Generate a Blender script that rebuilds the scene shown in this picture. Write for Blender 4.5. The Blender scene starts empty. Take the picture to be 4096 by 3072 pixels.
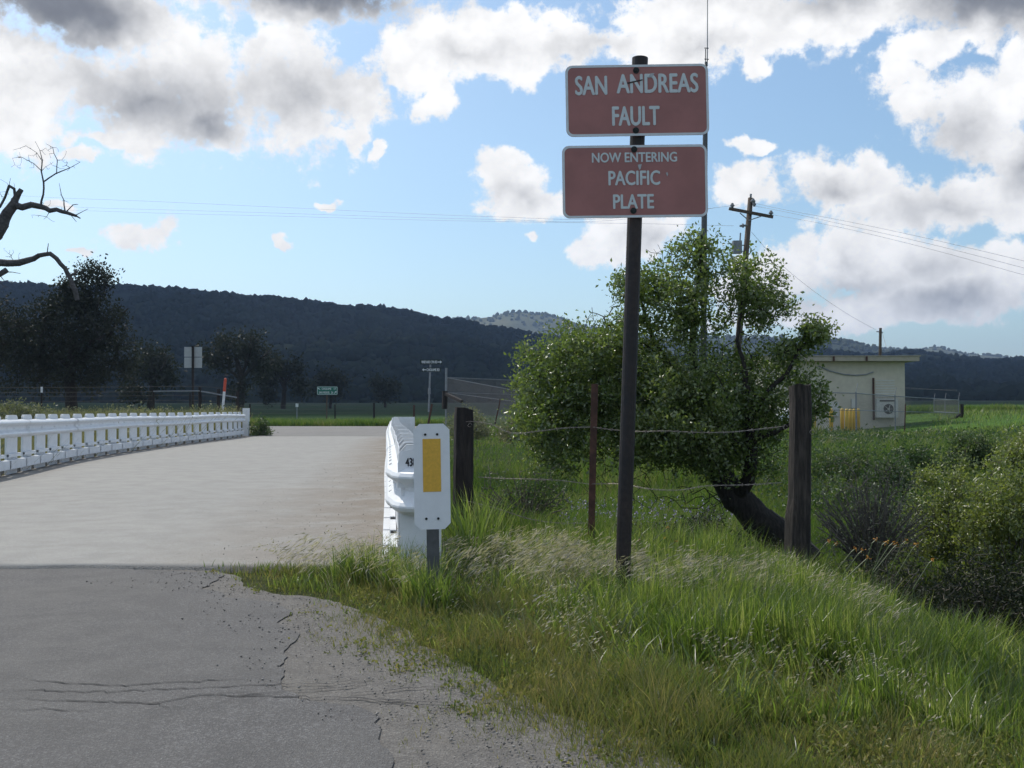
import bpy, math, random
import numpy as np
from mathutils import Vector, Matrix
random.seed(7); RNG = np.random.default_rng(7)
S = bpy.context.scene
COL = S.collection
# ------------------------------------------------------------------ camera
EYE = 1.10; PITCH = math.atan(0.026)
cam_d = bpy.data.cameras.new('camera'); cam = bpy.data.objects.new('camera', cam_d); COL.objects.link(cam)
cam.location = (0, 0, EYE); cam.rotation_euler = (math.pi/2 + PITCH, 0, 0)
cam_d.sensor_width = 36.0; cam_d.lens = 36.0*1000/1024
cam_d.clip_start = 0.05; cam_d.clip_end = 20000
S.camera = cam
# ------------------------------------------------------------------ sun, exposure
SUN_AZ = math.radians(-38.0); SUN_EL = math.radians(48.0)      # azimuth from +Y towards +X
sun_dir = Vector((math.sin(SUN_AZ)*math.cos(SUN_EL), math.cos(SUN_AZ)*math.cos(SUN_EL), math.sin(SUN_EL)))
sd = bpy.data.lights.new('sun', 'SUN'); sd.energy = 3.3; sd.angle = math.radians(0.53); sd.color = (1.0, 0.95, 0.87)
so = bpy.data.objects.new('sun', sd); COL.objects.link(so)
so.rotation_euler = (-sun_dir).to_track_quat('-Z', 'Y').to_euler()
S.view_settings.view_transform = 'Standard'; S.view_settings.look = 'None'
S.view_settings.exposure = 0.0; S.view_settings.gamma = 1.0; S.view_settings.use_curve_mapping = False
S.render.engine = 'CYCLES'
S.cycles.max_bounces = 5; S.cycles.diffuse_bounces = 2; S.cycles.glossy_bounces = 2
S.cycles.transmission_bounces = 3; S.cycles.transparent_max_bounces = 6; S.cycles.volume_bounces = 0
# ------------------------------------------------------------------ world: clear sky with clouds
W = bpy.data.worlds.new('World'); S.world = W; W.use_nodes = True
class NT:
    def __init__(s, tree): s.t = tree; s.n = tree.nodes; s.l = tree.links
    def new(s, typ, **kw):
        n = s.n.new(typ)
        for k, v in kw.items(): setattr(n, k, v)
        return n
    def put(s, sock, v):
        if hasattr(v, 'is_output') or isinstance(v, bpy.types.NodeSocket): s.l.new(v, sock)
        else: sock.default_value = v
    def math(s, op, a, b=None, c=None, clamp=False):
        n = s.new('ShaderNodeMath', operation=op, use_clamp=clamp); s.put(n.inputs[0], a)
        if b is not None: s.put(n.inputs[1], b)
        if c is not None: s.put(n.inputs[2], c)
        return n.outputs[0]
    def vmath(s, op, a, b=None, c=None):
        n = s.new('ShaderNodeVectorMath', operation=op); s.put(n.inputs[0], a)
        if b is not None: s.put(n.inputs[1], b)
        if c is not None: s.put(n.inputs[2], c)
        return n.outputs[1] if op == 'LENGTH' else n.outputs[0]
    def noise(s, vec, scale, detail=4, rough=0.5, dist=0.0, col=False):
        n = s.new('ShaderNodeTexNoise'); n.inputs['Scale'].default_value = scale
        n.inputs['Detail'].default_value = detail; n.inputs['Roughness'].default_value = rough
        n.inputs['Distortion'].default_value = dist
        if vec is not None: s.l.new(vec, n.inputs['Vector'])
        return n.outputs[1] if col else n.outputs[0]
    def ramp(s, v, a, b, lo=0.0, hi=1.0, smooth=True):
        n = s.new('ShaderNodeMapRange'); n.interpolation_type = 'SMOOTHSTEP' if smooth else 'LINEAR'
        s.put(n.inputs[0], v); n.inputs[1].default_value = a; n.inputs[2].default_value = b
        n.inputs[3].default_value = lo; n.inputs[4].default_value = hi
        return n.outputs[0]
    def mix(s, f, a, b, mode='MIX'):
        n = s.new('ShaderNodeMix', data_type='RGBA', blend_type=mode); s.put(n.inputs[0], f)
        for i, v in ((6, a), (7, b)):
            if isinstance(v, (tuple, list)): v = tuple(v) + ((1,) if len(v) == 3 else ())
            s.put(n.inputs[i], v)
        return n.outputs[2]
def px_dir(px, py):
    v = Vector(((px-512)/1000, 1.0, -(py-384)/1000)); v.rotate(Matrix.Rotation(PITCH, 3, 'X'))
    v.normalize(); return math.atan2(v.x, v.y), math.asin(v.z)
# cloud lobes read off the sky: (x, y, half width, half height)
CLOUDS = [(60,8,125,34),(310,0,150,26),(135,88,118,58),(300,92,100,62),(395,70,50,32),(432,112,24,20),(345,146,28,14),
 (110,141,70,11),(15,125,50,32),(20,75,60,50),(80,155,24,7),(383,157,10,8),(460,42,110,34),(528,58,50,22),(600,50,80,24),
 (690,38,115,32),(810,25,130,30),(755,64,16,16),(1000,12,90,34),(940,48,90,16),(888,76,26,30),(900,98,20,14),(965,112,62,42),
 (1010,160,45,40),(505,180,45,22),(500,160,36,14),(540,205,60,20),(742,183,40,20),(750,144,24,7),(845,182,62,28),
 (925,205,100,30),(1000,195,60,28),(790,262,46,26),(770,280,50,30),(860,262,70,34),(970,280,90,34),(870,310,150,15),
 (610,252,40,20),(640,232,44,24),(660,222,26,16),(148,238,40,16),(172,234,22,16),(75,246,15,5),(58,205,16,6),
 (278,247,9,5),(331,211,14,6),(537,242,10,6),(1020,75,30,50),(700,15,130,25),(920,300,120,20)]
GREYS = [(55,0,125,44,1.2),(310,-12,160,38,1.2),(145,98,125,54,.72),(200,118,60,30,.68),(305,95,105,64,.6),(440,0,90,22,.5),
 (700,2,90,22,.4),(1000,0,95,36,1.2),(840,-2,120,22,.5),(1018,165,40,45,.65),(940,208,100,24,.52),(850,288,110,26,.58),(950,303,130,24,.6),
 (855,268,40,30,.5),(655,232,30,26,.5),(960,125,60,40,.55),(800,300,90,20,.5),(930,270,60,30,.45),(520,195,50,22,.45),(600,50,80,20,.45),(700,42,100,22,.45),(845,190,60,20,.5),(460,50,90,22,.5)]
w = NT(W.node_tree); w.n.clear()
tc = w.new('ShaderNodeTexCoord'); D = tc.outputs['Generated']
sx = w.new('ShaderNodeSeparateXYZ'); w.l.new(D, sx.inputs[0])
az = w.math('ARCTAN2', sx.outputs[0], sx.outputs[1]); el = w.math('ARCSINE', sx.outputs[2])
cx = w.new('ShaderNodeCombineXYZ'); w.l.new(az, cx.inputs[0]); w.l.new(el, cx.inputs[1])
wp = w.vmath('MULTIPLY', w.vmath('SUBTRACT', w.noise(D, 9, 3, .5, col=True), (.5,.5,.5)), (.07,.05,0))
wq = w.vmath('MULTIPLY', w.vmath('SUBTRACT', w.noise(D, 38, 3, .55, col=True), (.5,.5,.5)), (.036,.028,0))
P0 = w.vmath('ADD', w.vmath('ADD', cx.outputs[0], wp), wq)
def field(blobs):
    acc = None
    for b in blobs:
        a0, e0 = px_dir(b[0], b[1]); rx, ry = b[2]/1000*1.08, b[3]/1000*1.12; wt = b[4] if len(b) > 4 else 1.0
        L = w.vmath('LENGTH', w.vmath('MULTIPLY_ADD', P0, (1/rx, 1/ry, 0), (-a0/rx, -e0/ry, 0)))
        v = w.math('MULTIPLY_ADD', L, -wt, wt)
        acc = v if acc is None else w.math('MAXIMUM', acc, v)
    return acc
fb = w.noise(D, 20, 7, .66); fine = w.math('SUBTRACT', fb, .5)
F = field(CLOUDS)
outm = w.math('MULTIPLY', w.math('SUBTRACT', w.math('MAXIMUM', w.math('DIVIDE', w.math('ABSOLUTE', az), .60), w.math('DIVIDE', el, .46)), 1.0), 5.0)
gen = w.math('MULTIPLY_ADD', w.noise(D, 3.2, 3, .5), 5.0, -2.55)
F = w.math('MAXIMUM', F, w.math('MINIMUM', gen, outm))
dens = w.ramp(w.math('MULTIPLY_ADD', fine, 2.6, F), 0.0, 0.42)
G = field(GREYS)
G = w.math('MAXIMUM', G, w.math('MINIMUM', w.math('MULTIPLY', gen, .55), outm))
gm = w.ramp(w.math('MULTIPLY_ADD', w.math('SUBTRACT', w.noise(D, 12, 5, .55), .5), .7, G), 0.0, 1.0)
cl = w.mix(gm, (7.9, 7.85, 7.8), (1.6, 1.68, 1.9))
body = w.ramp(w.noise(D, 45, 4, .6), .3, .7, .90, 1.04)
cl = w.vmath('MULTIPLY', cl, body)
sky = w.new('ShaderNodeTexSky', sky_type='NISHITA'); sky.sun_disc = False
sky.sun_elevation = SUN_EL; sky.sun_rotation = SUN_AZ % (2*math.pi)
sky.altitude = 450; sky.air_density = 1.0; sky.dust_density = 1.6; sky.ozone_density = 1.2
skyc = w.vmath('MULTIPLY', sky.outputs[0], (.95, 1.07, 1.06))
mixc = w.mix(dens, skyc, cl)
bg = w.new('ShaderNodeBackground'); bg.inputs['Strength'].default_value = 0.15; w.l.new(mixc, bg.inputs['Color'])
wo = w.new('ShaderNodeOutputWorld'); w.l.new(bg.outputs[0], wo.inputs['Surface'])
W.cycles.sampling_method = 'MANUAL'; W.cycles.sample_map_resolution = 512
# ------------------------------------------------------------------ helpers
def P(px, py, Y):
    """point of the place seen at picture position px,py (1024 x 768) at distance Y ahead"""
    v = Vector(((px-512)/1000, 1.0, -(py-384)/1000)); v.rotate(Matrix.Rotation(PITCH, 3, 'X'))
    return Vector((v.x/v.y*Y, Y, EYE + v.z/v.y*Y))
def tag(o, label=None, cat=None, group=None, kind=None):
    if label: o['label'] = label
    if cat: o['category'] = cat
    if group: o['group'] = group
    if kind: o['kind'] = kind
    return o
ROOT = {}
def thing(name, label, cat, loc=(0, 0, 0), group=None):
    o = bpy.data.objects.new(name, None); COL.objects.link(o); o.location = loc; o.empty_display_size = .2
    ROOT[o.name] = Vector(loc); return tag(o, label, cat, group)
def fast_mesh(name, V, faces):
    """faces: list of (M,k) int arrays"""
    me = bpy.data.meshes.new(name); V = np.asarray(V, dtype=np.float32).reshape(-1, 3)
    me.vertices.add(len(V)); me.vertices.foreach_set('co', V.ravel())
    li = np.concatenate([f.ravel() for f in faces]).astype(np.int32)
    ks = np.concatenate([np.full(len(f), f.shape[1]) for f in faces]); st = np.concatenate([[0], np.cumsum(ks)[:-1]]).astype(np.int32)
    me.loops.add(len(li)); me.loops.foreach_set('vertex_index', li)
    me.polygons.add(len(ks)); me.polygons.foreach_set('loop_start', st)
    me.update(calc_edges=True); return me
def link(name, me, mat, parent=None, origin=None, smooth=False):
    if mat is not None:
        me.materials.clear()
        for m in (mat if isinstance(mat, (list, tuple)) else [mat]): me.materials.append(m)
    if smooth: me.polygons.foreach_set('use_smooth', [True]*len(me.polygons))
    if parent is not None:
        r = parent
        while r.parent is not None: r = r.parent
        me.transform(Matrix.Translation(-ROOT.get(r.name, Vector((0, 0, 0)))))
    elif origin is not None:
        me.transform(Matrix.Translation(-Vector(origin)))
    o = bpy.data.objects.new(name, me); COL.objects.link(o)
    if parent is not None: o.parent = parent
    elif origin is not None:
        o.location = origin; ROOT[o.name] = Vector(origin)
    return o
class MB:
    def __init__(s): s.v = []; s.f = []; s.m = []
    def add(s, vs, fs, mi=0):
        k = len(s.v); s.v += [tuple(v) for v in vs]; s.f += [tuple(i+k for i in f) for f in fs]; s.m += [mi]*len(fs); return s
    def box(s, a, b, mi=0):
        (x0,y0,z0),(x1,y1,z1) = a, b
        return s.add([(x0,y0,z0),(x1,y0,z0),(x1,y1,z0),(x0,y1,z0),(x0,y0,z1),(x1,y0,z1),(x1,y1,z1),(x0,y1,z1)],
              [(0,3,2,1),(4,5,6,7),(0,1,5,4),(1,2,6,5),(2,3,7,6),(3,0,4,7)], mi)
    def beam(s, p, q, wd, ht, mi=0, up=(0,0,1)):
        p, q = Vector(p), Vector(q); d = (q-p).normalized(); u = Vector(up)
        a = d.cross(u); a = a.normalized()*wd/2 if a.length > 1e-4 else Vector((wd/2,0,0)); c = a.cross(d).normalized()*ht/2
        vs = [p-a-c, p+a-c, p+a+c, p-a+c, q-a-c, q+a-c, q+a+c, q-a+c]
        return s.add(vs, [(0,3,2,1),(4,5,6,7),(0,1,5,4),(1,2,6,5),(2,3,7,6),(3,0,4,7)], mi)
    def tube(s, pts, rad, n=8, cap=True, mi=0):
        pts = [Vector(p) for p in pts]; k0 = len(s.v)
        if not isinstance(rad, (list, tuple)): rad = [rad]*len(pts)
        a = None; V = []
        for i, p in enumerate(pts):
            d = (pts[min(i+1, len(pts)-1)] - pts[max(i-1, 0)]).normalized()
            if a is None: a = d.cross(Vector((0,0,1)) if abs(d.z) < .9 else Vector((1,0,0))).normalized()
            a = (a - d*a.dot(d)).normalized(); b = d.cross(a)
            V += [p + (a*math.cos(t) + b*math.sin(t))*rad[i] for t in [2*math.pi*j/n for j in range(n)]]
        F = [(i*n+j, i*n+(j+1)%n, (i+1)*n+(j+1)%n, (i+1)*n+j) for i in range(len(pts)-1) for j in range(n)]
        if cap: F += [tuple(range(n-1, -1, -1)), tuple((len(pts)-1)*n+j for j in range(n))]
        return s.add(V, F, mi)
    def prism(s, pts, off, mi=0):
        off = Vector(off); n = len(pts); A = [Vector(p) for p in pts]
        return s.add(A + [p+off for p in A], [tuple(range(n-1,-1,-1)), tuple(range(n, 2*n))] + [(i, (i+1)%n, n+(i+1)%n, n+i) for i in range(n)], mi)
    def mesh(s, name='m'):
        me = bpy.data.meshes.new(name); me.from_pydata(s.v, [], s.f); me.update()
        if any(s.m): me.polygons.foreach_set('material_index', s.m)
        return me
    def build(s, name, mat, parent=None, origin=None, smooth=False):
        me = s.mesh(name); me.validate()
        return link(name, me, mat, parent, origin, smooth)
def copy_tree(o, parent=None, loc=None):
    c = o.copy(); COL.objects.link(c); c.parent = parent
    if loc is not None: c.location = loc
    for ch in list(o.children): copy_tree(ch, c)
    return c
def vnoise(X, Y, sc, seed=0):
    x = np.asarray(X)*sc + seed*17.31; y = np.asarray(Y)*sc + seed*9.77
    xi = np.floor(x); yi = np.floor(y); fx = x-xi; fy = y-yi; fx = fx*fx*(3-2*fx); fy = fy*fy*(3-2*fy)
    def h(a, b):
        t = np.sin(a*127.1 + b*311.7)*43758.5453; return t-np.floor(t)
    return (h(xi,yi)*(1-fx)+h(xi+1,yi)*fx)*(1-fy) + (h(xi,yi+1)*(1-fx)+h(xi+1,yi+1)*fx)*fy
def fbm(X, Y, sc, seed=0, o=4):
    t = 0; a = .5; s_ = 0
    for i in range(o): t = t + a*vnoise(X, Y, sc*2**i, seed+i); s_ += a; a *= .5
    return t/s_
def sst(t): t = np.clip(t, 0, 1); return t*t*(3-2*t)
# ------------------------------------------------------------------ materials
def mat(name):
    m = bpy.data.materials.new(name); m.use_nodes = True; t = NT(m.node_tree); t.n.clear()
    out = t.new('ShaderNodeOutputMaterial'); return m, t, out
def paint(name, col, rough=.6, metal=0.0, var=.12, scale=8.0, dirt=None, dirt_amt=.5, bump=0.0, dscale=3.0, spec=.5, stretch=None):
    m, t, out = mat(name); b = t.new('ShaderNodeBsdfPrincipled'); g = t.new('ShaderNodeTexCoord')
    v = g.outputs['Object']
    if stretch: v = t.vmath('MULTIPLY', v, stretch)
    n = t.noise(v, scale, 5, .6)
    c = t.mix(t.ramp(n, .3, .7), tuple(x*(1-var) for x in col), tuple(min(1, x*(1+var)) for x in col))
    if dirt is not None:
        dn = t.ramp(t.noise(v, dscale, 7, .7), 1-dirt_amt-.12, 1-dirt_amt+.15)
        c = t.mix(dn, c, dirt)
    t.l.new(c, b.inputs['Base Color']); b.inputs['Roughness'].default_value = rough; b.inputs['Metallic'].default_value = metal
    b.inputs['Specular IOR Level'].default_value = spec
    if bump:
        bn = t.new('ShaderNodeBump'); bn.inputs['Strength'].default_value = bump; bn.inputs['Distance'].default_value = .01
        t.l.new(t.noise(v, scale*3, 6, .65), bn.inputs['Height']); t.l.new(bn.outputs[0], b.inputs['Normal'])
    t.l.new(b.outputs[0], out.inputs[0]); return m
def leafy(name, cols, transl=.4, rough=.5, pos_scale=.6, gloss=.04, tboost=1.6):
    """two-sided foliage: colour differs leaf by leaf and patch by patch"""
    m, t, out = mat(name); g = t.new('ShaderNodeNewGeometry'); r = g.outputs['Random Per Island']
    pn = t.noise(g.outputs['Position'], pos_scale, 4, .6)
    k = t.math('ADD', t.math('MULTIPLY', r, .68), t.math('MULTIPLY', t.ramp(pn, .32, .68, smooth=False), .5), clamp=True)
    cr = t.new('ShaderNodeValToRGB'); t.l.new(k, cr.inputs[0]); e = cr.color_ramp.elements
    while len(e) < len(cols): e.new(.5)
    for i, c in enumerate(cols): e[i].position = i/(len(cols)-1)*.98; e[i].color = (*c, 1)
    c = cr.outputs[0]
    d = t.new('ShaderNodeBsdfDiffuse'); t.l.new(c, d.inputs[0])
    tr = t.new('ShaderNodeBsdfTranslucent'); t.l.new(t.mix(1.0, c, (tboost, tboost*1.06, tboost*.6), 'MULTIPLY'), tr.inputs[0])
    mx = t.new('ShaderNodeMixShader'); mx.inputs[0].default_value = transl; t.l.new(d.outputs[0], mx.inputs[1]); t.l.new(tr.outputs[0], mx.inputs[2])
    gl = t.new('ShaderNodeBsdfGlossy'); gl.inputs['Roughness'].default_value = rough; gl.inputs[0].default_value = (1,1,1,1)
    m2 = t.new('ShaderNodeMixShader'); m2.inputs[0].default_value = gloss; t.l.new(mx.outputs[0], m2.inputs[1]); t.l.new(gl.outputs[0], m2.inputs[2])
    t.l.new(m2.outputs[0], out.inputs[0]); return m
M = {}
M['white'] = paint('white_rail_paint', (.80,.82,.84), .45, 0, .05, 6, (.42,.38,.33), .30, dscale=5)
M['white_sheet'] = paint('white_reflective_sheet', (.78,.81,.84), .4, 0, .03, 12)
M['amber'] = paint('amber_reflector', (.72,.42,.05), .4, 0, .08, 60)
M['galv'] = paint('galvanised_steel', (.22,.24,.26), .5, .4, .15, 12)
M['galv_dark'] = paint('weathered_steel', (.10,.105,.11), .6, .3, .2, 12)
M['rust'] = paint('rusty_steel', (.085,.04,.028), .8, .1, .35, 14, (.03,.02,.018), .4, bump=.3)
M['post_brown'] = paint('brown_painted_pipe', (.032,.022,.02), .6, .1, .3, 25, (.012,.011,.012), .5, bump=.2)
M['wood'] = paint('weathered_wood', (.062,.05,.042), .9, 0, .5, 9, (.018,.015,.013), .5, bump=1.0, dscale=4, stretch=(6,6,.6))
M['wood_dark'] = paint('creosoted_wood', (.035,.028,.024), .9, 0, .4, 10, (.012,.010,.01), .5, bump=.8, stretch=(5,5,.6))
M['pole'] = paint('pole_wood', (.10,.075,.055), .9, 0, .35, 6, (.05,.04,.035), .4, stretch=(5,5,.5))
M['sign_brown'] = paint('faded_brown_sheeting', (.36,.150,.135), .5, 0, .10, 5, (.44,.27,.25), .24, dscale=2.2)
M['sign_letter'] = paint('faded_white_lettering', (.62,.68,.69), .5, 0, .06, 30)
M['sign_border'] = paint('white_border', (.66,.71,.74), .5, 0, .05, 30)
M['sign_back'] = paint('bare_aluminium_back', (.42,.44,.45), .5, .3, .06, 6)
M['bolt'] = paint('dark_bolt', (.02,.025,.025), .5, .5, .1, 20)
M['black'] = paint('black_paint', (.02,.02,.025), .6)
M['green_sign'] = paint('green_sheeting', (.01,.16,.11), .5, 0, .08, 10)
M['dark_sign'] = paint('dark_green_sheeting', (.012,.03,.03), .5, 0, .1, 10)
M['orange'] = paint('orange_tip', (.55,.07,.03), .5)
M['yellow'] = paint('yellow_bollard_paint', (.62,.40,.03), .5, 0, .08, 6, (.35,.24,.08), .2)
M['stucco'] = paint('cream_stucco', (.56,.52,.42), .9, 0, .06, 3, (.36,.34,.28), .22, dscale=1.2, bump=.1)
M['roof'] = paint('tan_fascia', (.40,.36,.29), .8, 0, .08, 4, (.20,.10,.06), .12, dscale=2.5)
M['ac'] = paint('ac_casing', (.58,.58,.54), .5, 0, .05, 6, (.4,.36,.3), .25)
M['ac_dark'] = paint('fan_grille', (.06,.06,.06), .6)
M['wire'] = paint('old_galvanised_wire', (.30,.26,.23), .45, .6, .4, 40)
M['mesh'] = paint('dull_chain_link', (.10,.105,.11), .6, .2)
M['dull_wire'] = paint('dull_old_wire', (.08,.075,.07), .6, .3)
M['cable'] = paint('power_cable', (.26,.28,.30), .6)
M['insul'] = paint('grey_porcelain', (.20,.21,.22), .4)
M['bark'] = paint('dark_bark', (.030,.026,.022), .95, 0, .5, 10, (.07,.065,.055), .3, bump=1.0, stretch=(3,3,1))
M['bark_pale'] = paint('bare_branch_bark', (.075,.07,.07), .9, 0, .4, 10, (.03,.028,.028), .4, bump=.6)
M['twig'] = paint('grey_twigs', (.13,.115,.095), .95, 0, .35, 10)
M['tank'] = paint('tank_white', (.75,.76,.78), .4)
M['rock'] = paint('gravel_stone', (.22,.205,.185), .9, 0, .6, 30)
M['willow'] = leafy('fresh_leaves', [(.05,.08,.02),(.085,.13,.03),(.13,.18,.045),(.21,.25,.09)], .45, .35, .9, .06, 1.6)
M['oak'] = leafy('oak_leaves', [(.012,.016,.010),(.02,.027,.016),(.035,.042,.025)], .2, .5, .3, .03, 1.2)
M['grass_far'] = leafy('bank_grass', [(.040,.085,.014),(.075,.14,.022),(.11,.17,.03),(.22,.22,.10)], .42, .5, .35, .03, 1.5)
M['bright'] = leafy('fresh_short_grass', [(.07,.11,.025),(.11,.17,.035),(.16,.22,.05),(.25,.27,.11)], .45, .5, .8, .04, 1.6)
M['straw'] = leafy('straw_and_green', [(.06,.09,.025),(.13,.14,.05),(.22,.20,.10),(.34,.30,.19)], .4, .5, .5, .03, 1.3)
M['grass_near'] = leafy('verge_grass', [(.025,.05,.012),(.05,.085,.018),(.105,.15,.03),(.22,.23,.10)], .56, .4, 2.2, .05, 1.95)
M['grass_dry'] = leafy('low_verge_grass', [(.07,.105,.03),(.125,.155,.045),(.19,.195,.065),(.30,.25,.12)], .4, .5, 2.0, .02, 1.35)
M['seed'] = leafy('pale_seed_heads', [(.22,.20,.14),(.38,.34,.27),(.52,.47,.40)], .4, .5, 1.5, .03, 1.15)
M['weed'] = leafy('bank_weeds', [(.022,.045,.014),(.04,.08,.02),(.065,.115,.03),(.13,.16,.06)], .4, .5, .5, .04, 1.4)
M['shade'] = leafy('shaded_brush_leaves', [(.014,.02,.010),(.025,.035,.016),(.05,.055,.03)], .25, .5, .8, .02, 1.2)  # leaf colours darkened to stand for the shade down in the hollows
M['sage'] = leafy('grey_green_leaves', [(.09,.11,.06),(.15,.17,.09),(.26,.25,.15)], .35, .5, .6, .05, 1.2)
M['yellowgreen'] = leafy('yellow_green_leaves', [(.09,.12,.03),(.15,.19,.045),(.24,.27,.08)], .42, .4, .7, .06, 1.5)
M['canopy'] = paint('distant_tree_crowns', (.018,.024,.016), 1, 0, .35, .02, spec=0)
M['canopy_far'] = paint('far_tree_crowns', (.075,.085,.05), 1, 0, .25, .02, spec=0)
M['flower'] = paint('orange_petals', (.60,.27,.04), .6)
M['lupin'] = paint('lilac_petals', (.42,.36,.50), .7)
# asphalt and deck
def asphalt(name, base, agg, dusty, sc=90, patch=.6):
    m, t, out = mat(name); b = t.new('ShaderNodeBsdfPrincipled'); g = t.new('ShaderNodeNewGeometry'); p = g.outputs['Position']
    vo = t.new('ShaderNodeTexVoronoi'); vo.inputs['Scale'].default_value = sc; t.l.new(p, vo.inputs['Vector'])
    sp = t.new('ShaderNodeSeparateColor'); t.l.new(vo.outputs['Color'], sp.inputs[0])
    c = t.mix(t.ramp(sp.outputs[0], .55, 1.0), base, agg)
    big = t.noise(p, patch, 6, .6); med = t.noise(p, patch*7, 5, .6)
    c = t.mix(t.ramp(big, .35, .7, 0, .55), c, dusty)
    c = t.mix(t.ramp(med, .35, .7, 0, .35), c, tuple(x*.62 for x in base))
    fine = t.noise(p, 220, 2, .6); c = t.mix(t.ramp(fine, .35, .65, 0, .35), c, tuple(x*.5 for x in base))
    t.l.new(c, b.inputs['Base Color']); b.inputs['Roughness'].default_value = .85; b.inputs['Specular IOR Level'].default_value = .35
    bn = t.new('ShaderNodeBump'); bn.inputs['Strength'].default_value = .7; bn.inputs['Distance'].default_value = .006
    t.l.new(t.math('ADD', vo.outputs['Distance'], t.noise(p, 60, 4, .7)), bn.inputs['Height']); t.l.new(bn.outputs[0], b.inputs['Normal'])
    t.l.new(b.outputs[0], out.inputs[0]); return m, t, b, c, p
M['asphalt'] = asphalt('old_asphalt', (.125,.120,.118), (.235,.23,.225), (.175,.168,.155), 150)[0]
M['shoulder'] = asphalt('gravelly_shoulder', (.15,.14,.13), (.26,.245,.225), (.20,.185,.16), 120, 1.4)[0]
m, t, b, c, p = asphalt('bridge_deck_surface', (.35,.34,.315), (.44,.43,.41), (.41,.395,.365), 110, .4)
at = t.new('ShaderNodeAttribute', attribute_name='dirt')
dn = t.math('MULTIPLY', at.outputs['Fac'], t.ramp(t.noise(p, 1.5, 7, .7), .25, .6))
sp = t.ramp(t.noise(p, 14, 5, .75), .55, .70)
c2 = t.mix(dn, c, (.235,.20,.165)); c2 = t.mix(t.math('MULTIPLY', sp, t.math('MULTIPLY', at.outputs['Fac'], .75)), c2, (.10,.085,.07))
t.l.new(c2, b.inputs['Base Color']); M['deck'] = m
M['crossroad'] = asphalt('cross_road_surface', (.22,.21,.20), (.3,.29,.28), (.30,.285,.26), 60, .15)[0]
M['crack'] = paint('crack_tar', (.025,.024,.025), .9)
# ground material: colours carried by attribute computed from the lie of the land, far field darkened for cloud shade
m, t, out = mat('ground_soil_and_field'); b = t.new('ShaderNodeBsdfPrincipled'); at = t.new('ShaderNodeAttribute', attribute_name='soil_shade')
g = t.new('ShaderNodeNewGeometry'); n1 = t.ramp(t.noise(g.outputs['Position'], 6, 8, .7), .3, .7, .6, 1.35)
c = t.vmath('MULTIPLY', at.outputs['Color'], n1); n2 = t.ramp(t.noise(g.outputs['Position'], .07, 6, .6), .3, .7, .8, 1.2)
c = t.vmath('MULTIPLY', c, n2); t.l.new(c, b.inputs['Base Color']); b.inputs['Roughness'].default_value = 1; b.inputs['Specular IOR Level'].default_value = .1
bn = t.new('ShaderNodeBump'); bn.inputs['Strength'].default_value = .8; bn.inputs['Distance'].default_value = .05
t.l.new(t.noise(g.outputs['Position'], 12, 8, .7), bn.inputs['Height']); t.l.new(bn.outputs[0], b.inputs['Normal'])
t.l.new(b.outputs[0], out.inputs[0]); M['ground'] = m
# ------------------------------------------------------------------ lie of the land
EDGE = np.array([(-.9,9.0),(-.3,9.4),(1.1,8.7),(1.95,8.1),(2.2,6.9),(2.3,5.6),(2.55,4.75),(3.2,3.4),(6,1.2),(8,-4),(-14,-4),(-14,7.2),(-.9,7.2)])
def poly_sd(X, Y, PG):
    X = np.asarray(X, float); Y = np.asarray(Y, float); d = np.full(X.shape, 1e9); ins = np.zeros(X.shape, bool)
    n = len(PG)
    for i in range(n):
        ax, ay = PG[i]; bx, by = PG[(i+1) % n]; ex, ey = bx-ax, by-ay
        t_ = np.clip(((X-ax)*ex+(Y-ay)*ey)/(ex*ex+ey*ey), 0, 1)
        d = np.minimum(d, np.hypot(X-ax-t_*ex, Y-ay-t_*ey))
        c_ = ((ay > Y) != (by > Y)) & (X < (bx-ax)*(Y-ay)/(by-ay+1e-12)+ax); ins ^= c_
    return np.where(ins, -d, d)
# right-hand edge of the near asphalt
ROAD_EDGE = [(-2.6,6.95),(-2.05,6.90),(-1.62,6.15),(-1.12,5.80),(-.82,4.80),(-.46,4.15),(-.18,3.64),(.06,3.36),(.22,3.05),(.55,2.6),(1.0,2.0),(2.0,1.2),(4,.4),(7,-1),(8,-4)]
def road_edge_x(Y):
    a = np.array(ROAD_EDGE[::-1]); return np.interp(Y, a[:, 1], a[:, 0])
def height(X, Y):
    X = np.asarray(X, float); Y = np.asarray(Y, float)
    d = poly_sd(X, Y, EDGE)
    low = -(1.0+.35*sst((X-1.5)/1.5)*(Y < 12))*sst(d/(2.6-.7*sst((X-1)/1.5))) - .10*sst((X-road_edge_x(Y)-.3)/2.6)*(Y < 12) - .14*sst((X-1.2)/1.6)*(d < 3) + (fbm(X, Y, .5, 3)-.5)*.22*sst(d/1.5)
    low = np.where(d <= 0, low - .015, low)
    rise_s = np.where(X < -8, 30.0, np.where(X < -1, 30.0, 17.0)); rise_e = np.where(X < -1, 40.0, 36.0)
    rise_s = np.interp(X, [-8, 0, 6], [31, 26, 16]); rise_e = np.interp(X, [-8, 0, 6], [40, 37, 34])
    f = sst((Y-rise_s)/(rise_e-rise_s))
    high = -.03 + (fbm(X, Y, .25, 5)-.5)*.25*((np.abs(X+7) > 7)) 
    high = high - .0*X
    left = sst((-X-13)/8)*sst((Y-22)/10); 
    high = high + .30*left*(Y < 46)
    high = high + .95*sst((X-14)/16)*sst((Y-28)/26)
    road = (Y > 49) & (Y < 69) & (X < 15)
    high = np.where(road, -.03, high)
    fld = np.clip((Y-72)*.0118, 0, 5.5); high = high + fld
    z = low*(1-f) + high*f
    dr = (X > -16) & (X < -2.2) & (Y >= 40.5) & (Y < 52); z = np.where(dr, -.03, z)
    return z
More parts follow.
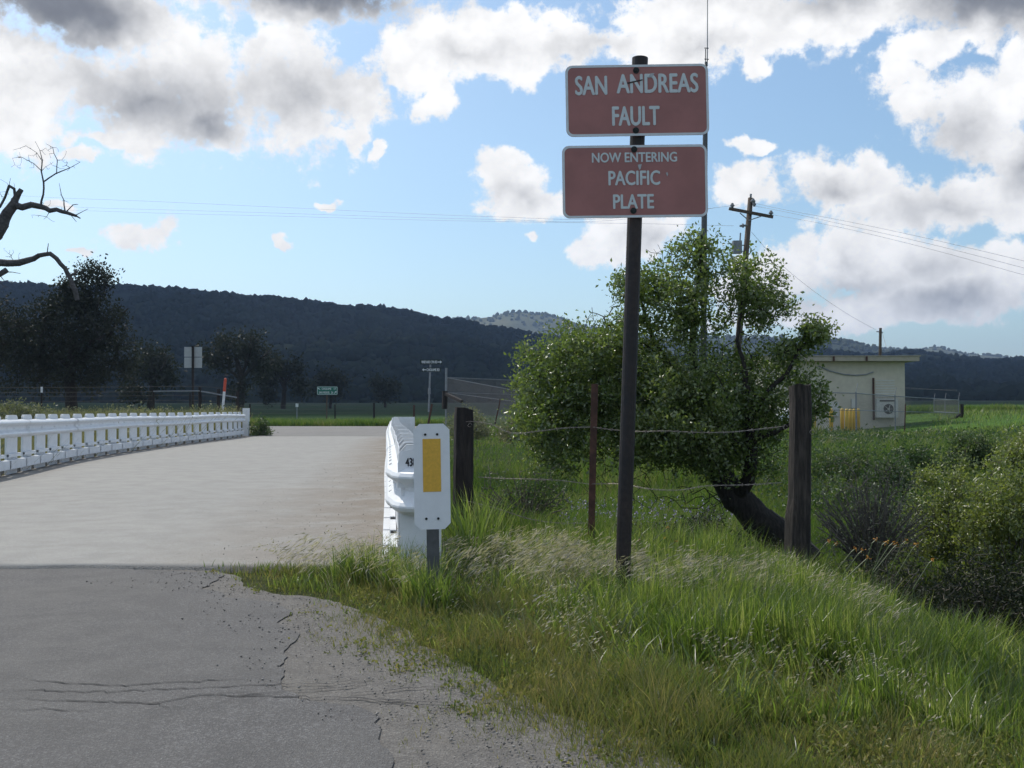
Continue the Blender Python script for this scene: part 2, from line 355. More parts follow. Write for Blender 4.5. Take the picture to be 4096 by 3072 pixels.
def warp_axis(lo, hi, flo, fhi, fine, grow=1.12):
    a = list(np.arange(flo, fhi+1e-6, fine)); st = fine
    while a[-1] < hi: st *= grow; a.append(a[-1]+st)
    st = fine
    while a[0] > lo: st *= grow; a.insert(0, a[0]-st)
    return np.array(a)
gx = warp_axis(-3300, 3300, -14, 14, .3); gy = warp_axis(-1300, 3300, -2, 44, .3)
GX, GY = np.meshgrid(gx, gy); GZ = height(GX, GY)
nx, ny = len(gx), len(gy); idx = np.arange(nx*ny).reshape(ny, nx)
Fq = np.stack([idx[:-1,:-1], idx[:-1,1:], idx[1:,1:], idx[1:,:-1]], -1).reshape(-1, 4)
me = fast_mesh('ground', np.stack([GX, GY, GZ], -1).reshape(-1, 3), [Fq])
d = poly_sd(GX, GY, EDGE); nn = fbm(GX, GY, .4, 11)
soil_shade = np.zeros((ny, nx, 4)); soil_shade[..., 3] = 1
def setc(mask, c): 
    for i in range(3): soil_shade[..., i] = soil_shade[..., i]*(1-mask) + c[i]*mask
setc(np.ones_like(GX), (.045,.065,.02))
setc((d <= .2)*1.0, (.085,.075,.05))
setc((d <= .2)*sst((nn-.45)*6)*.7, (.05,.07,.02))
setc(sst((GY-68)/6), (.035,.08,.016))
setc(sst((GY-82)/60), (.020,.042,.014))  # darker green beyond the roadside strip: cloud shade put into the ground colour
setc(sst((GY-280)/120)*sst((nn-.4)*5), (.06,.06,.035))
setc(sst((GX-14)/6)*sst((GY-30)/10)*sst((200-GY)/100), (.07,.135,.025))
ca = me.color_attributes.new('soil_shade', 'FLOAT_COLOR', 'POINT'); ca.data.foreach_set('color', soil_shade.reshape(-1))
tag(link('ground', me, M['ground'], smooth=True), kind='structure')
# ------------------------------------------------------------------ roads and bridge deck
def catmull(pts, step):
    pts = [Vector((*p, 0)) if len(p) == 2 else Vector(p) for p in pts]; q = [pts[0]*2-pts[1]] + pts + [pts[-1]*2-pts[-2]]; out = []
    for i in range(1, len(q)-2):
        n = max(2, int((q[i+1]-q[i]).length/step*2))
        for k in range(n):
            t_ = k/n; a, b_, c_, d_ = q[i-1], q[i], q[i+1], q[i+2]
            out.append(.5*((2*b_)+(-a+c_)*t_+(2*a-5*b_+4*c_-d_)*t_*t_+(-a+3*b_-3*c_+d_)*t_**3))
    out.append(pts[-1])
    L = [0]; 
    for a, b_ in zip(out, out[1:]): L.append(L[-1]+(b_-a).length)
    res = []; s_ = 0; j = 0
    while s_ <= L[-1]+1e-6:
        while j < len(L)-2 and L[j+1] < s_: j += 1
        t_ = (s_-L[j])/max(1e-9, L[j+1]-L[j]); res.append(out[j].lerp(out[j+1], min(1, t_))); s_ += step
    return res, L[-1]
LP = [(-6.1,3.2),(-6.9,8),(-7.75,12.5),(-8.5,16.6),(-9.6,22),(-10.35,28),(-10.75,34),(-11.0,39),(-11.35,42.6)]
RP = [(-.66,6.15),(-.78,6.9),(-1.41,12),(-2.0,16.6),(-2.66,22),(-3.60,30),(-4.42,37)]
lpath, LL = catmull(LP, .25); rpath, LR = catmull(RP, .25)
lxs = [p.x for p in lpath]; lys = [p.y for p in lpath]; rxs = [p.x for p in rpath]; rys = [p.y for p in rpath]
for i_, p_ in enumerate(lpath): p_.z += .014*math.sin(i_*.25/3.81*2.1+1)+.008*math.sin(i_*.11)
def lx(Y): return float(np.interp(Y, lys, lxs))
def rx(Y): return float(np.interp(Y, rys, rxs)) if Y < 37 else -4.42
# near road: two overlapping old layers
rg = random.Random(3)
def road_sheet(edge, z, jit, name, mt, ylim=6.93):
    pts = []
    for (a, b_) in zip(edge, edge[1:]):
        n = max(1, int(math.dist(a, b_)/.05)) if a[1] > 1 else 4
        for k in range(n):
            t_ = k/n; x = a[0]+(b_[0]-a[0])*t_; y = a[1]+(b_[1]-a[1])*t_
            j = (float(fbm(x, y, 3.0, 21, 5))-.5)*jit*2 + rg.uniform(-.01,.01)
            pts.append((x+j, min(y+j*.6, ylim + (float(vnoise(x, y, 4, 2))-.5)*.05)))
    pts.append(edge[-1])
    top = [(-14+ (i*.11), ylim + (float(fbm(-14+i*.11, 1, 1.3, 4))-.5)*.12) for i in range(int((edge[0][0]+14)/.11))]
    poly = [(-14, -4)] + top + pts
    mb = MB(); mb.add([(x, y, z) for x, y in poly], [tuple(range(len(poly)-1, -1, -1))])
    me = mb.mesh(name); 
    import bmesh
    bm = bmesh.new(); bm.from_mesh(me); bmesh.ops.triangulate(bm, faces=bm.faces[:]); bm.to_mesh(me); bm.free()
    if me.polygons[0].normal.z < 0: me.flip_normals()
    return link(name, me, mt)
tag(road_sheet([(x+.30*(y < 5.5)+.05, y) for x, y in ROAD_EDGE], .002, .10, 'road_shoulder', M['shoulder'], 6.90), kind='structure')
road = tag(road_sheet([(-2.7,6.9),(-2.1,6.86),(-1.75,6.1),(-1.35,5.7),(-1.05,4.8),(-.85,4.2),(-.62,3.7),(-.42,3.3),(-.22,2.9),(.1,2.4),(.6,1.6),(2,.4),(4,-1),(6,-4)], .008, .20, 'road', M['asphalt']), kind='structure')
# cracks in the asphalt
def crack(pts, wd, name='crack'):
    mb = MB(); out = []
    for a, b_ in zip(pts, pts[1:]):
        n = max(2, int(math.dist(a, b_)/.03))
        for k in range(n):
            t_ = k/n; out.append((a[0]+(b_[0]-a[0])*t_+rg.gauss(0,.006), a[1]+(b_[1]-a[1])*t_+rg.gauss(0,.007)))
    V = []; 
    for i, (x, y) in enumerate(out):
        h = wd*(.35+.9*rg.random())*min(1, i/5, (len(out)-1-i)/5+.05); V += [(x, y-h, .0115), (x, y+h, .0115)]
    return V
def gp(px, py): 
    p = P(px, py, 10); s_ = EYE/(EYE-p.z); return (p.x*s_, 10*s_)
cracks = [[(0,693),(110,694),(215,690),(265,687),(330,686),(390,678)], [(0,701),(60,703),(150,706),(190,712)], [(215,700),(300,693),(345,690),(385,682)],
 [(335,699),(400,691),(455,688)], [(120,706),(160,705),(200,697),(260,694)], [(440,693),(470,697),(500,706)], [(180,698),(260,699),(330,700),(420,704),(480,708)],
 [(340,702),(400,704),(450,712)], [(0,712),(50,712),(95,716)], [(500,764),(520,757),(535,745)], [(20,682),(110,688),(215,683),(262,681)],
 [(260,611),(276,612)], [(68,623),(82,625),(95,624)], [(430,750),(436,766)], [(445,757),(475,752),(490,742)], [(210,716),(230,706)]]
V = []; Fs = []
for c_ in cracks:
    k0 = len(V); cv = crack([gp(*q) for q in c_], .0042); V += cv
    Fs += [(k0+2*i, k0+2*i+2, k0+2*i+3, k0+2*i+1) for i in range(len(cv)//2-1)]
cm = bpy.data.meshes.new('crack'); cm.from_pydata(V, [], Fs); cm.update()
if cm.polygons[0].normal.z < 0: cm.flip_normals()
tag(link('crack', cm, M['crack'], parent=road), kind='stuff')
# bridge deck slab
ys = np.concatenate([np.arange(6.93, 41.5, .25)])
V = []; dirt = []; NXD = 40
for y in ys:
    a = lx(y)-.0; b_ = rx(y)+(.45 if y > 7.3 else .2)
    for i in range(NXD+1):
        x = a+(b_-a)*i/NXD; zz = .012*math.sin(i/NXD*math.pi) + (0 if y > 7.1 else .012)
        V.append((x, y + ((float(vnoise(x, 0, 2.2, 8))-.5)*.10+.0 if y < 7 else 0), zz))
        dr_ = rx(y)-x; dl_ = x-lx(y); dirt.append(max(0, 1-max(0, dr_-.15)/(1.9 if y < 14 else 1.3)) + .8*max(0, 1-max(0, dl_-.25)/.5))
V = np.array(V); idx = np.arange(len(V)).reshape(len(ys), NXD+1)
Fq = np.stack([idx[:-1,:-1], idx[:-1,1:], idx[1:,1:], idx[1:,:-1]], -1).reshape(-1, 4)
n0 = len(V); Vb = V.copy(); Vb[:, 2] = -.34
ring = np.concatenate([idx[0, :], idx[1:, -1], idx[-1, -2::-1], idx[-2:0:-1, 0]]); rn = np.roll(ring, -1)
Fs = np.stack([ring+n0, rn+n0, rn, ring], -1)
me = fast_mesh('bridge_deck', np.concatenate([V, Vb]), [Fq, Fs, Fq[:, ::-1]+n0])
at = me.attributes.new('dirt', 'FLOAT', 'POINT'); at.data.foreach_set('value', np.clip(np.array(dirt+[0]*n0), 0, 1).astype(np.float32))
tag(link('bridge_deck', me, M['deck']), kind='structure')
# cross road and the flared mouth of the bridge approach
mb = MB(); z0 = .006
mouth = [(-11.85,41.5),(-12.3,43.2),(-13.4,45.5),(-16,48),(-22,50),(-60,51),(-220,52)]
rm = [(-4.0,41.5),(-3.2,43.5),(-1,46.5),(3,49),(9,53),(13,58),(14,64)]
poly = mouth[::-1] + rm + [(12,67.2),(0,67.6),(-30,67.8),(-220,67)]
mb.add([(x, y, z0+(0 if x < 22 else .9*float(sst((x-22)/20)))) for x, y in poly], [tuple(range(len(poly)))])
me = mb.mesh('cross_road')
import bmesh
bm = bmesh.new(); bm.from_mesh(me); bmesh.ops.triangulate(bm, faces=bm.faces[:]); bm.to_mesh(me); bm.free()
if me.polygons[0].normal.z < 0: me.flip_normals()
tag(link('cross_road', me, M['crossroad']), kind='structure')
# ------------------------------------------------------------------ bridge guardrails
def frame_at(path, step, s_):
    i = min(len(path)-2, max(0, int(s_/step))); t_ = s_/step-i; p = path[i].lerp(path[i+1], min(1, t_))
    a = path[max(0, i-1)]; b_ = path[min(len(path)-1, i+2)]; return p, (b_-a).normalized()
WPROF = [(.0,.156),(.022,.150),(.070,.122),(.083,.100),(.083,.088),(.068,.066),(.012,.028),(.004,.0),(.012,-.028),(.068,-.066),(.083,-.088),(.083,-.100),(.070,-.122),(.022,-.150),(.0,-.156)]
def sweep(path, prof, side, zc, thick=.004):
    """profile pulled along a path; side = +1 means the road lies to the right of travel"""
    V = []; F = []; n = len(prof); N = 2*n
    for i, p in enumerate(path):
        a = path[max(0, i-1)]; b_ = path[min(len(path)-1, i+1)]; d_ = (b_-a).normalized(); nrm = Vector((d_.y, -d_.x, 0))*side
        for o, z in prof: V.append((p.x+nrm.x*o, p.y+nrm.y*o, p.z+zc+z))
        for o, z in prof[::-1]: V.append((p.x+nrm.x*(o-thick), p.y+nrm.y*(o-thick), p.z+zc+z))
    for i in range(len(path)-1):
        for j in range(N): F.append((i*N+j, i*N+(j+1) % N, (i+1)*N+(j+1) % N, (i+1)*N+j))
    F.append(tuple(range(N))); F.append(tuple((len(path)-1)*N+j for j in range(N-1, -1, -1)))
    mb = MB(); mb.add(V, F); return mb
def guardrail(path, L, side, zoff, label, s0, s1, wrap=None, first=.35):
    base = path[0].copy(); base.z = 0
    r = thing('bridge_guardrail', label, 'guardrail', base)
    T = (1.02 if zoff > -.1 else .835); DP = .04 if zoff > -.1 else .19; H = -.28
    # post: folded steel plate, flat face to the road, clipped top corners
    w2 = .325 if zoff > -.1 else .30; mb = MB()
    outl = [(-w2, H), (w2, H), (w2, T-.05), (w2-.05, T-.012), (w2-.10, T), (-w2+.10, T), (-w2+.05, T-.012), (-w2, T-.05)]
    front = [(y, 0.0, z) for y, z in outl]; mb.prism(front, (0, -.006, 0))
    for sg in (-1, 1):
        if zoff > -.1: mb.prism([(sg*w2, 0, H), (sg*w2, 0, T-.05), (sg*(w2-.05), -DP, T-.035), (sg*(w2-.05), -DP, H)], (-sg*.006, 0, 0))
        else:
            mb.prism([(sg*w2, -.008, H), (sg*w2, -.008, T-.05), (sg*w2, -.055, T+.006), (sg*w2, -DP, T+.006), (sg*w2, -DP, H)], (-sg*.012, 0, 0))
            mb.prism([(sg*w2, -.055, T+.010), (sg*w2, -DP, T+.010), (sg*w2, -DP, T+.016), (sg*w2, -.055, T+.016)], (-sg*.045, 0, 0))
            mb.prism([(sg*w2, -.004, T-.05), (sg*w2, -.055, T+.011), (sg*w2, -.055, T+.017), (sg*w2, -.002, T-.045)], (-sg*.045, 0, 0))
    mb.prism([(-w2+.05, -DP, H), (w2-.05, -DP, H), (w2-.05, -DP, T-.05), (w2-.11, -DP, T), (-w2+.11, -DP, T), (-w2+.05, -DP, T-.05)], (0, -.006, 0))
    pm = mb.mesh('post'); pm.materials.append(M['white'])
    lm = MB().box((-.38, .006, .345), (.38, .055, .352)).box((-.38, .049, .300), (.38, .055, .345)).box((-.38,.006,.295),(.38,.055,.300)).mesh('bracket'); lm.materials.append(M['white'])
    km = MB().box((-.47, .004, .10), (.47, .010, .25)).box((-.49, .010, .243), (.45, .115, .250)).box((-.47, .010, .10), (.47, .115, .106)).box((-.47,.109,.106),(.47,.115,.243)).mesh('kerb_channel'); km.materials.append(M['white'])
    bm_ = MB().box((-.05, .012, -.022), (.05, .022, .022)).tube([(0, .02, 0), (0, .036, 0)], .014, 6).mesh('bolt'); bm_.materials.append(M['white'])
    s_ = s0+first; k = 0
    while s_ < s1-.2:
        p, d_ = frame_at(path, .25, s_); ang = math.atan2(d_.y, d_.x)
        for nm, meh, dz in (('post', pm, 0), ('bracket', lm, zoff), ('kerb_channel', km, zoff), ('bolt', bm_, .775+zoff)):
            o = bpy.data.objects.new(nm, meh); COL.objects.link(o); o.parent = r
            # local +Y must face the road
            o.location = (p.x-base.x, p.y-base.y, dz + (p.z if nm == 'bolt' else 0))
            o.rotation_euler = (0, 0, ang if side < 0 else ang+math.pi)
            if nm == 'post': o.location.z += rg.uniform(-.008,.008); o.rotation_euler.z += rg.uniform(-.02,.02)
        s_ += 1.0; k += 1
    if zoff < -.1:      # slotted bolt holes along the beam
        sm = MB().box((-.032, -.011, -.001), (.032, .011, .0015)).mesh('slot'); sm.materials.append(M['galv']); q = .3
        while q < s1-.3:
            p, d_ = frame_at(path, .25, q); nrm = Vector((d_.y, -d_.x, 0))*side; c_ = p+nrm*(.046+.010)
            for dz in (.136, -.058):
                o = bpy.data.objects.new('slot', sm); COL.objects.link(o); o.parent = r; o.location = (c_.x-base.x, c_.y-base.y, .775+zoff+dz+.004)
                X_ = d_.copy(); N_ = (nrm*.5+Vector((0,0,.86))).normalized(); Y_ = N_.cross(X_); o.rotation_euler = Matrix((X_, Y_, N_)).transposed().to_euler()
            q += .5
    # beam sections, lapped
    s_ = s0; sec = 3.81
    prof = [(o+.006, z) for o, z in WPROF]
    n_ = 0
    while s_ < s1-.3:
        e = min(s1, s_+sec+.1); pts = []
        q = s_
        while q <= e+1e-6: pts.append(frame_at(path, .25, q)[0]); q += .25
        if n_ == 0 and wrap: pts = wrap + pts[1:]
        off = [(o+(.004 if n_ % 2 else 0), z) for o, z in prof]
        sweep(pts, off, side, .775+zoff).build('rail_beam', M['white'], r, smooth=False)
        s_ += sec; n_ += 1
    return r
def gap_shade_strip(path, side, par):  # added dark strip behind the posts, stands for shade in the gaps below the kerb
    sweep(path[::4], [(-.22, .12), (-.20, .12), (-.20, -.30), (-.22, -.30)], side, 0.0, .02).build('gap_shade_strip', M['galv_dark'], par)
gl = guardrail(lpath, LL, 1, 0.0, 'long white steel bridge railing curving along the far left side of the road', 0, LL-.3)
gap_shade_strip(lpath, 1, gl)
endp = lpath[-1]
mb = MB().box((endp.x-.10, endp.y-.05, -.3), (endp.x+.14, endp.y+.03, 1.18)).box((endp.x-.10, endp.y+.03, -.3), (endp.x-.07, endp.y+.2, 1.18)).box((endp.x+.11, endp.y+.03, -.3), (endp.x+.14, endp.y+.2, 1.18))
mb.build('end_post', M['white'], gl)
# near end of the right rail wraps round to the right behind the marker
wrap = [Vector((-.43, 6.40, 0)), Vector((-.52, 6.40, 0)), Vector((-.60, 6.41, 0)), Vector((-.655, 6.45, 0)), Vector((-.69, 6.52, 0)), Vector((-.71, 6.60, 0)), Vector((-.735,6.72,0))]
# start the straight part after the wrap
def path_from(path, y0): return [p for p in path if p.y >= y0]
rp2 = path_from(rpath, 6.8)
LR2 = .25*(len(rp2)-1)
grr = guardrail(rp2, LR2, -1, -.20, 'short-looking white steel bridge railing with 438 on its rounded near end', 0, LR2, wrap=wrap+[rp2[0]], first=.45)
# far end of the right rail turns outward
fe = rp2[-1]
pts = [fe, fe+Vector((-.03,.5,0)), fe+Vector((.08,.95,0)), fe+Vector((.3,1.2,0)), fe+Vector((.62,1.3,0))]
sweep(pts, [(o+.006, z) for o, z in WPROF], -1, .775-.20).build('rail_beam', M['white'], grr)
MB().box((fe.x-.02, fe.y+1.0, -.3), (fe.x+.72, fe.y+1.06, .84)).build('end_plate', M['white'], grr)
# lettering helper -----------------------------------------------------
def text_mesh(txt, height_, width=None, thick=.0015, bold=.0, spacing=1.0):
    c_ = bpy.data.curves.new('lettering', 'FONT'); c_.body = txt; c_.size = 1.0; c_.align_x = 'LEFT'; c_.extrude = 0; c_.offset = bold
    c_.space_character = spacing; c_.resolution_u = 4
    o = bpy.data.objects.new('tmp_text', c_); COL.objects.link(o); dg = bpy.context.evaluated_depsgraph_get(); dg.update()
    me = bpy.data.meshes.new_from_object(o.evaluated_get(dg)); bpy.data.objects.remove(o); bpy.data.curves.remove(c_)
    co = np.zeros(len(me.vertices)*3); me.vertices.foreach_get('co', co); co = co.reshape(-1, 3)
    mn = co.min(0); mx = co.max(0); sy = height_/(mx[1]-mn[1]); sx_ = (width/(mx[0]-mn[0])) if width else sy
    co[:, 0] = (co[:, 0]-(mn[0]+mx[0])/2)*sx_; co[:, 1] = (co[:, 1]-mn[1])*sy - height_/2; co[:, 2] = 0
    me.vertices.foreach_set('co', co.ravel()); me.update()
    return me
def letter(txt, h, wd, M4, mt, parent, bold=.0, spacing=1.0, name='lettering'):
    b_ = bold*h*.9; me = text_mesh(txt, h, wd-2*b_, spacing=spacing)
    if b_ > 0:
        V0 = [tuple(v.co) for v in me.vertices]; F0 = [tuple(p.vertices) for p in me.polygons]; V = []; F = []
        for i, (dx, dy) in enumerate(((-b_, 0), (b_, 0), (0, -b_*.8), (0, b_*.8), (0, 0))):
            F += [tuple(k+len(V) for k in f) for f in F0]; V += [(x+dx, y+dy, .00025*i) for x, y, z in V0]
        bpy.data.meshes.remove(me); me = bpy.data.meshes.new(name); me.from_pydata(V, [], F)
    me.transform(M4); me.update(); return link(name, me, mt, parent)
# end cap plate with 438 above the wrapped beam
FaceY = Matrix.Rotation(math.pi/2, 4, 'X')          # text plane XY -> XZ, facing -Y
cap = MB()
cap.prism([(-.735,6.445,.60),(-.44,6.445,.60),(-.44,6.445,.875),(-.60,6.445,.858),(-.70,6.445,.835),(-.735,6.445,.76)], (0,.010,0))
cap.build('end_plate', M['white'], grr)
MB().box((-.72,6.50,-.3),(-.46,6.53,.6)).box((-.72,6.53,-.3),(-.70,6.66,.6)).build('end_post', M['white'], grr)
letter('438', .052, .072, Matrix.Translation((-.650, 6.4425, .765)) @ Matrix.Rotation(math.radians(-3), 4, 'Y') @ FaceY, M['black'], grr, bold=.045)
# ------------------------------------------------------------------ object marker in front of it
def rrect(x0, z0, x1, z1, r, n=5, cham=False):
    out = []
    for (cx_, cz_, a0) in ((x1-r, z1-r, 0), (x0+r, z1-r, 90), (x0+r, z0+r, 180), (x1-r, z0+r, 270)):
        k = 1 if cham else n
        for i in range(k+1):
            a = math.radians(a0+90*i/k); out.append((cx_+r*math.cos(a), cz_+r*math.sin(a)))
    return out
mY = 5.8; c0 = P(432.0, 476.5, mY); mk = thing('object_marker', 'white object marker plate with amber rectangle on a short steel post', 'road marker', (c0.x, mY, 0))
hw, hh = .1045, .3048
Lean = Matrix.Translation((c0.x, mY, c0.z)) @ Matrix.Rotation(math.radians(-.9), 4, 'Y') @ Matrix.Rotation(math.radians(4), 4, 'Z')
def put(mb, name, mt, parent, M4, smooth=False):
    me = mb.mesh(name); me.transform(M4); me.update(); return link(name, me, mt, parent, smooth=smooth)
plate = put(MB().prism([(x, 0, z) for x, z in rrect(-hw, -hh, hw, hh, .035, cham=True)], (0, .003, 0)), 'plate', M['white_sheet'], mk, Lean)
put(MB().prism([(x, -.0025, z) for x, z in rrect(-.052, -.088, .052, .218, .001, cham=True)], (0, .002, 0)), 'reflector', M['amber'], plate, Lean)
for bx_, bz_ in ((-.036,.243),(.033,.243),(-.036,-.243),(.033,-.243)):
    put(MB().tube([(bx_, 0, bz_), (bx_, -.006, bz_)], .0075, 10), 'bolt', M['bolt'], plate, Lean)
put(MB().box((-.036, .006, -1.35), (.036, .012, .18)).box((-.036, .012, -1.35), (-.030, .045, .18)).box((.030, .012, -1.35), (.036, .045, .18)), 'post', M['galv_dark'], mk, Lean)
# ------------------------------------------------------------------ the big brown sign
sY = 6.33; b0 = P(622.5, 582, sY); t0 = P(640, 60, sY)
sg = thing('fault_sign', 'two brown road signs reading San Andreas Fault and Now Entering Pacific Plate on one pipe', 'road sign', (b0.x, sY, 0))
ax = (t0-b0); foot = b0-ax.normalized()*.35
post = MB().tube([foot, t0], .0475, 16).build('post', M['post_brown'], sg, smooth=False)
MB().tube([t0-ax.normalized()*.06, t0+ax.normalized()*.012], .051, 16).build('post_cap', M['post_brown'], sg)
def panel(pxl, pxr, pyt, pyb, roll, lines, bolts, scr, seed, label):
    c_ = P((pxl+pxr)/2, (pyt+pyb)/2, sY-.065)
    Wd = (pxr-pxl)/1000*(sY-.065); Hd = (pyb-pyt)/1000*(sY-.065)
    T4 = Matrix.Translation(c_) @ Matrix.Rotation(math.radians(roll), 4, 'Y') @ Matrix.Rotation(math.radians(1.0), 4, 'Z')
    T4 = Matrix.Translation(c_) @ Matrix.Rotation(math.radians(-roll), 4, 'Y')
    r_ = .045
    pn = put(MB().prism([(x, 0, z) for x, z in rrect(-Wd/2, -Hd/2, Wd/2, Hd/2, r_, 6)], (0, .003, 0)), 'sign_panel', M['sign_brown'], sg, T4); pn['label'] = label
    # border: ring
    o_ = rrect(-Wd/2+.001, -Hd/2+.001, Wd/2-.001, Hd/2-.001, r_, 6); i_ = rrect(-Wd/2+.0155, -Hd/2+.0155, Wd/2-.0155, Hd/2-.0155, r_-.012, 6); n = len(o_)
    mb = MB(); mb.add([(x, -.0015, z) for x, z in o_]+[(x, -.0015, z) for x, z in i_], [(j, (j+1) % n, n+(j+1) % n, n+j) for j in range(n)])
    put(mb, 'border', M['sign_border'], pn, T4)
    for txt, x, z, h, wd in lines:
        letter(txt, h, wd, T4 @ Matrix.Translation((x, -.0025, z)) @ FaceY, M['sign_letter'], pn, bold=.036, spacing=1.0)
    for x, z in bolts:
        put(MB().tube([(x, -.001, z), (x, -.006, z)], .020, 14).tube([(x, -.006, z), (x, -.014, z)], .010, 6), 'bolt', M['bolt'], pn, T4)
    for pl_, mt in scr:
        mb = MB(); mb.add([(x, -.0048, z) for x, z in pl_], [tuple(range(len(pl_)))]); put(mb, 'scrape', mt, pn, T4)
    # pipe bracket behind
    put(MB().box((-.03, .004, -Hd/2+.06), (.03, .03, -Hd/2+.09)).box((-.03, .004, Hd/2-.09), (.03, .03, Hd/2-.06)), 'bracket', M['galv_dark'], pn, T4)
    return pn
# pixel -> panel metres: 1 px = 6.27 mm
u = .00627
def c2u(cx_, cy_, ox, oy):  # close-up coordinates to panel metres (offset from panel centre)
    X_ = (2200+cx_*.4822)/4; Y_ = (150+cy_*.4822)/4; return ((X_-ox)*u, -(Y_-oy)*u)
o1 = (637.2, 100.2); o2 = (634.9, 181.3)
def ln(txt, x0, x1, yt, yb, o):
    a = c2u(x0, yt, *o); b_ = c2u(x1, yb, *o); return (txt, (a[0]+b_[0])/2, (a[1]+b_[1])/2, a[1]-b_[1], b_[0]-a[0])
panel(565.2, 709.2, 64.0, 136.4, 0.9,
      [ln('SAN', 205, 475, 313, 470, o1), ln('ANDREAS', 552, 1237, 302, 460, o1), ln('FAULT', 510, 908, 574, 732, o1)],
      [c2u(719, 270, *o1), c2u(707, 775, *o1)],
      [([c2u(640,372,*o1), c2u(770,346,*o1), c2u(772,356,*o1), c2u(645,384,*o1)], M['post_brown']),
       ([c2u(815,335,*o1), c2u(838,298,*o1), c2u(872,296,*o1), c2u(850,330,*o1)], M['sign_back'])], 1, 'upper brown panel reading San Andreas Fault')
panel(562.0, 708.0, 144.6, 218.0, 0.7,
      [ln('NOW ENTERING', 347, 1058, 952, 1032, o2), ln('PACIFIC', 482, 914, 1106, 1224, o2), ln('PLATE', 518, 860, 1304, 1420, o2)],
      [c2u(701, 926, *o2), c2u(687, 1440, *o2)],
      [([c2u(728,1056,*o2), c2u(740,1098,*o2), c2u(752,1092,*o2), c2u(762,1050,*o2)], M['sign_back']),
       ([c2u(962,1125,*o2), c2u(972,1158,*o2), c2u(980,1140,*o2), c2u(976,1122,*o2)], M['sign_back'])], 2, 'lower brown panel reading Now Entering Pacific Plate')
# ------------------------------------------------------------------ barbed wire fence by the verge
def rough_post(px0, pytop, pybase, Y, wd, dp, seed, name='wooden_post', mt='wood', lean=0.0, chips=()):
    r_ = random.Random(seed); tp = P(px0+lean, pytop, Y); bs = P(px0, pybase, Y); V = []; n = 14; NR = 12
    zb = bs.z-.35
    prof = []
    for j in range(n):
        a = 2*math.pi*j/n; c_, s_ = math.cos(a), math.sin(a)
        k = 1/max(abs(c_), abs(s_))**.55; prof.append((c_*wd/2*k*(1+r_.uniform(-.09,.05)), s_*dp/2*k*(1+r_.uniform(-.09,.05))))
    for i in range(NR+1):
        t_ = i/NR; z = zb+(tp.z-zb)*t_; x = bs.x+(tp.x-bs.x)*t_
        for j, (a, b_) in enumerate(prof):
            kk = 1+r_.uniform(-.03,.03) - (.05 if t_ > .95 else 0) + .10*(1-t_)
            for (lo, hi, side_, amt) in chips:
                if lo < t_ < hi and a*side_ > 0: kk *= 1-amt
            V.append((x+a*kk, Y+b_*kk, z+(r_.uniform(-.022,.012) if i == NR else 0)))
    mb = MB(); mb.add(V, [(i*n+j, i*n+(j+1) % n, (i+1)*n+(j+1) % n, (i+1)*n+j) for i in range(NR) for j in range(n)] + [tuple(NR*n+j for j in range(n))])
    return mb
fen = thing('barbed_wire_fence', 'barbed wire fence behind the signs with two thick dark wooden posts and a rusty stake', 'fence', (.8, 9, -.1))
wpR = rough_post(796.5, 384.5, 567, 8.0, .190, .17, 5, lean=3.5, chips=((.45,.93,-1,.18),)).build('wooden_post', M['wood'], fen); wpR['label'] = 'tall split square post right of the sign'
wpL = rough_post(463, 408, 497, 9.5, .185, .17, 9, lean=1.0, chips=((.93,1,1,.2),)).build('wooden_post', M['wood_dark'], fen); wpL['label'] = 'dark stump-like post behind the object marker'
tp = P(594.5, 384, 9.0); bs = P(590, 540, 9.0)
mb = MB(); zb = bs.z-.3
mb.prism([(bs.x-.030, 8.97, zb), (bs.x+.030, 8.97, zb), (tp.x+.030, 8.97, tp.z), (tp.x-.030, 8.97, tp.z)], (0, .006, 0))
mb.prism([(bs.x-.004, 8.976, zb), (bs.x+.004, 8.976, zb), (tp.x+.004, 8.976, tp.z), (tp.x-.004, 8.976, tp.z)], (0, .05, 0))
mb.build('metal_stake', M['rust'], fen)
def barbed(pts, name='barbed_wire', r_=.0025, parent=None, barbs=True):
    out, L_ = catmull(pts, .02 if barbs else .2); mb = MB()
    if barbs:
        for ph in (0, math.pi):
            q = [p+Vector((0, math.cos(i*.9+ph)*.004, math.sin(i*.9+ph)*.004)) for i, p in enumerate(out)]
            mb.tube(q, r_*.72, 4, False)
        k = 6
        while k < len(out)-2:
            p = out[k]
            for a in (0.7, 2.4):
                d_ = Vector((rg.uniform(-.3,.3), math.cos(a), math.sin(a)))*.020; mb.tube([p-d_, p+d_], r_*.7, 3, False)
            k += rg.choice([5,6,7])
    else: mb.tube(out, r_, 4, False)
    return mb.build(name, M['wire'] if barbs else M['dull_wire'], parent)
def W3(l): return [P(*q) for q in l]
for l in [[(455,424,9.5),(470,421.5,9.4),(490,424,9.35),(512,433,9.25),(540,431,9.15),(565,428,9.08),(592,427,9.0)],
          [(592,427,8.98),(615,430,8.75),(640,431.5,8.6),(665,431,8.5),(700,432.5,8.4),(730,432,8.3),(760,429,8.12),(785,426,7.9)],
          [(478,477,9.4),(500,478.5,9.35),(530,479,9.2),(560,480.5,9.1),(590,484,9.0)],
          [(590,484,8.98),(620,484,8.8),(650,489,8.6),(680,490,8.5),(705,486,8.35),(740,485,8.2),(760,484,8.05),(782,482.5,7.9)],
          [(463,500,9.4),(495,508,9.3),(530,519,9.2),(560,523,9.1),(592,523,9.0)]]:
    barbed(W3(l), parent=fen)
rg2 = random.Random(4)   # loose staple loops on the tall post
mb = MB()
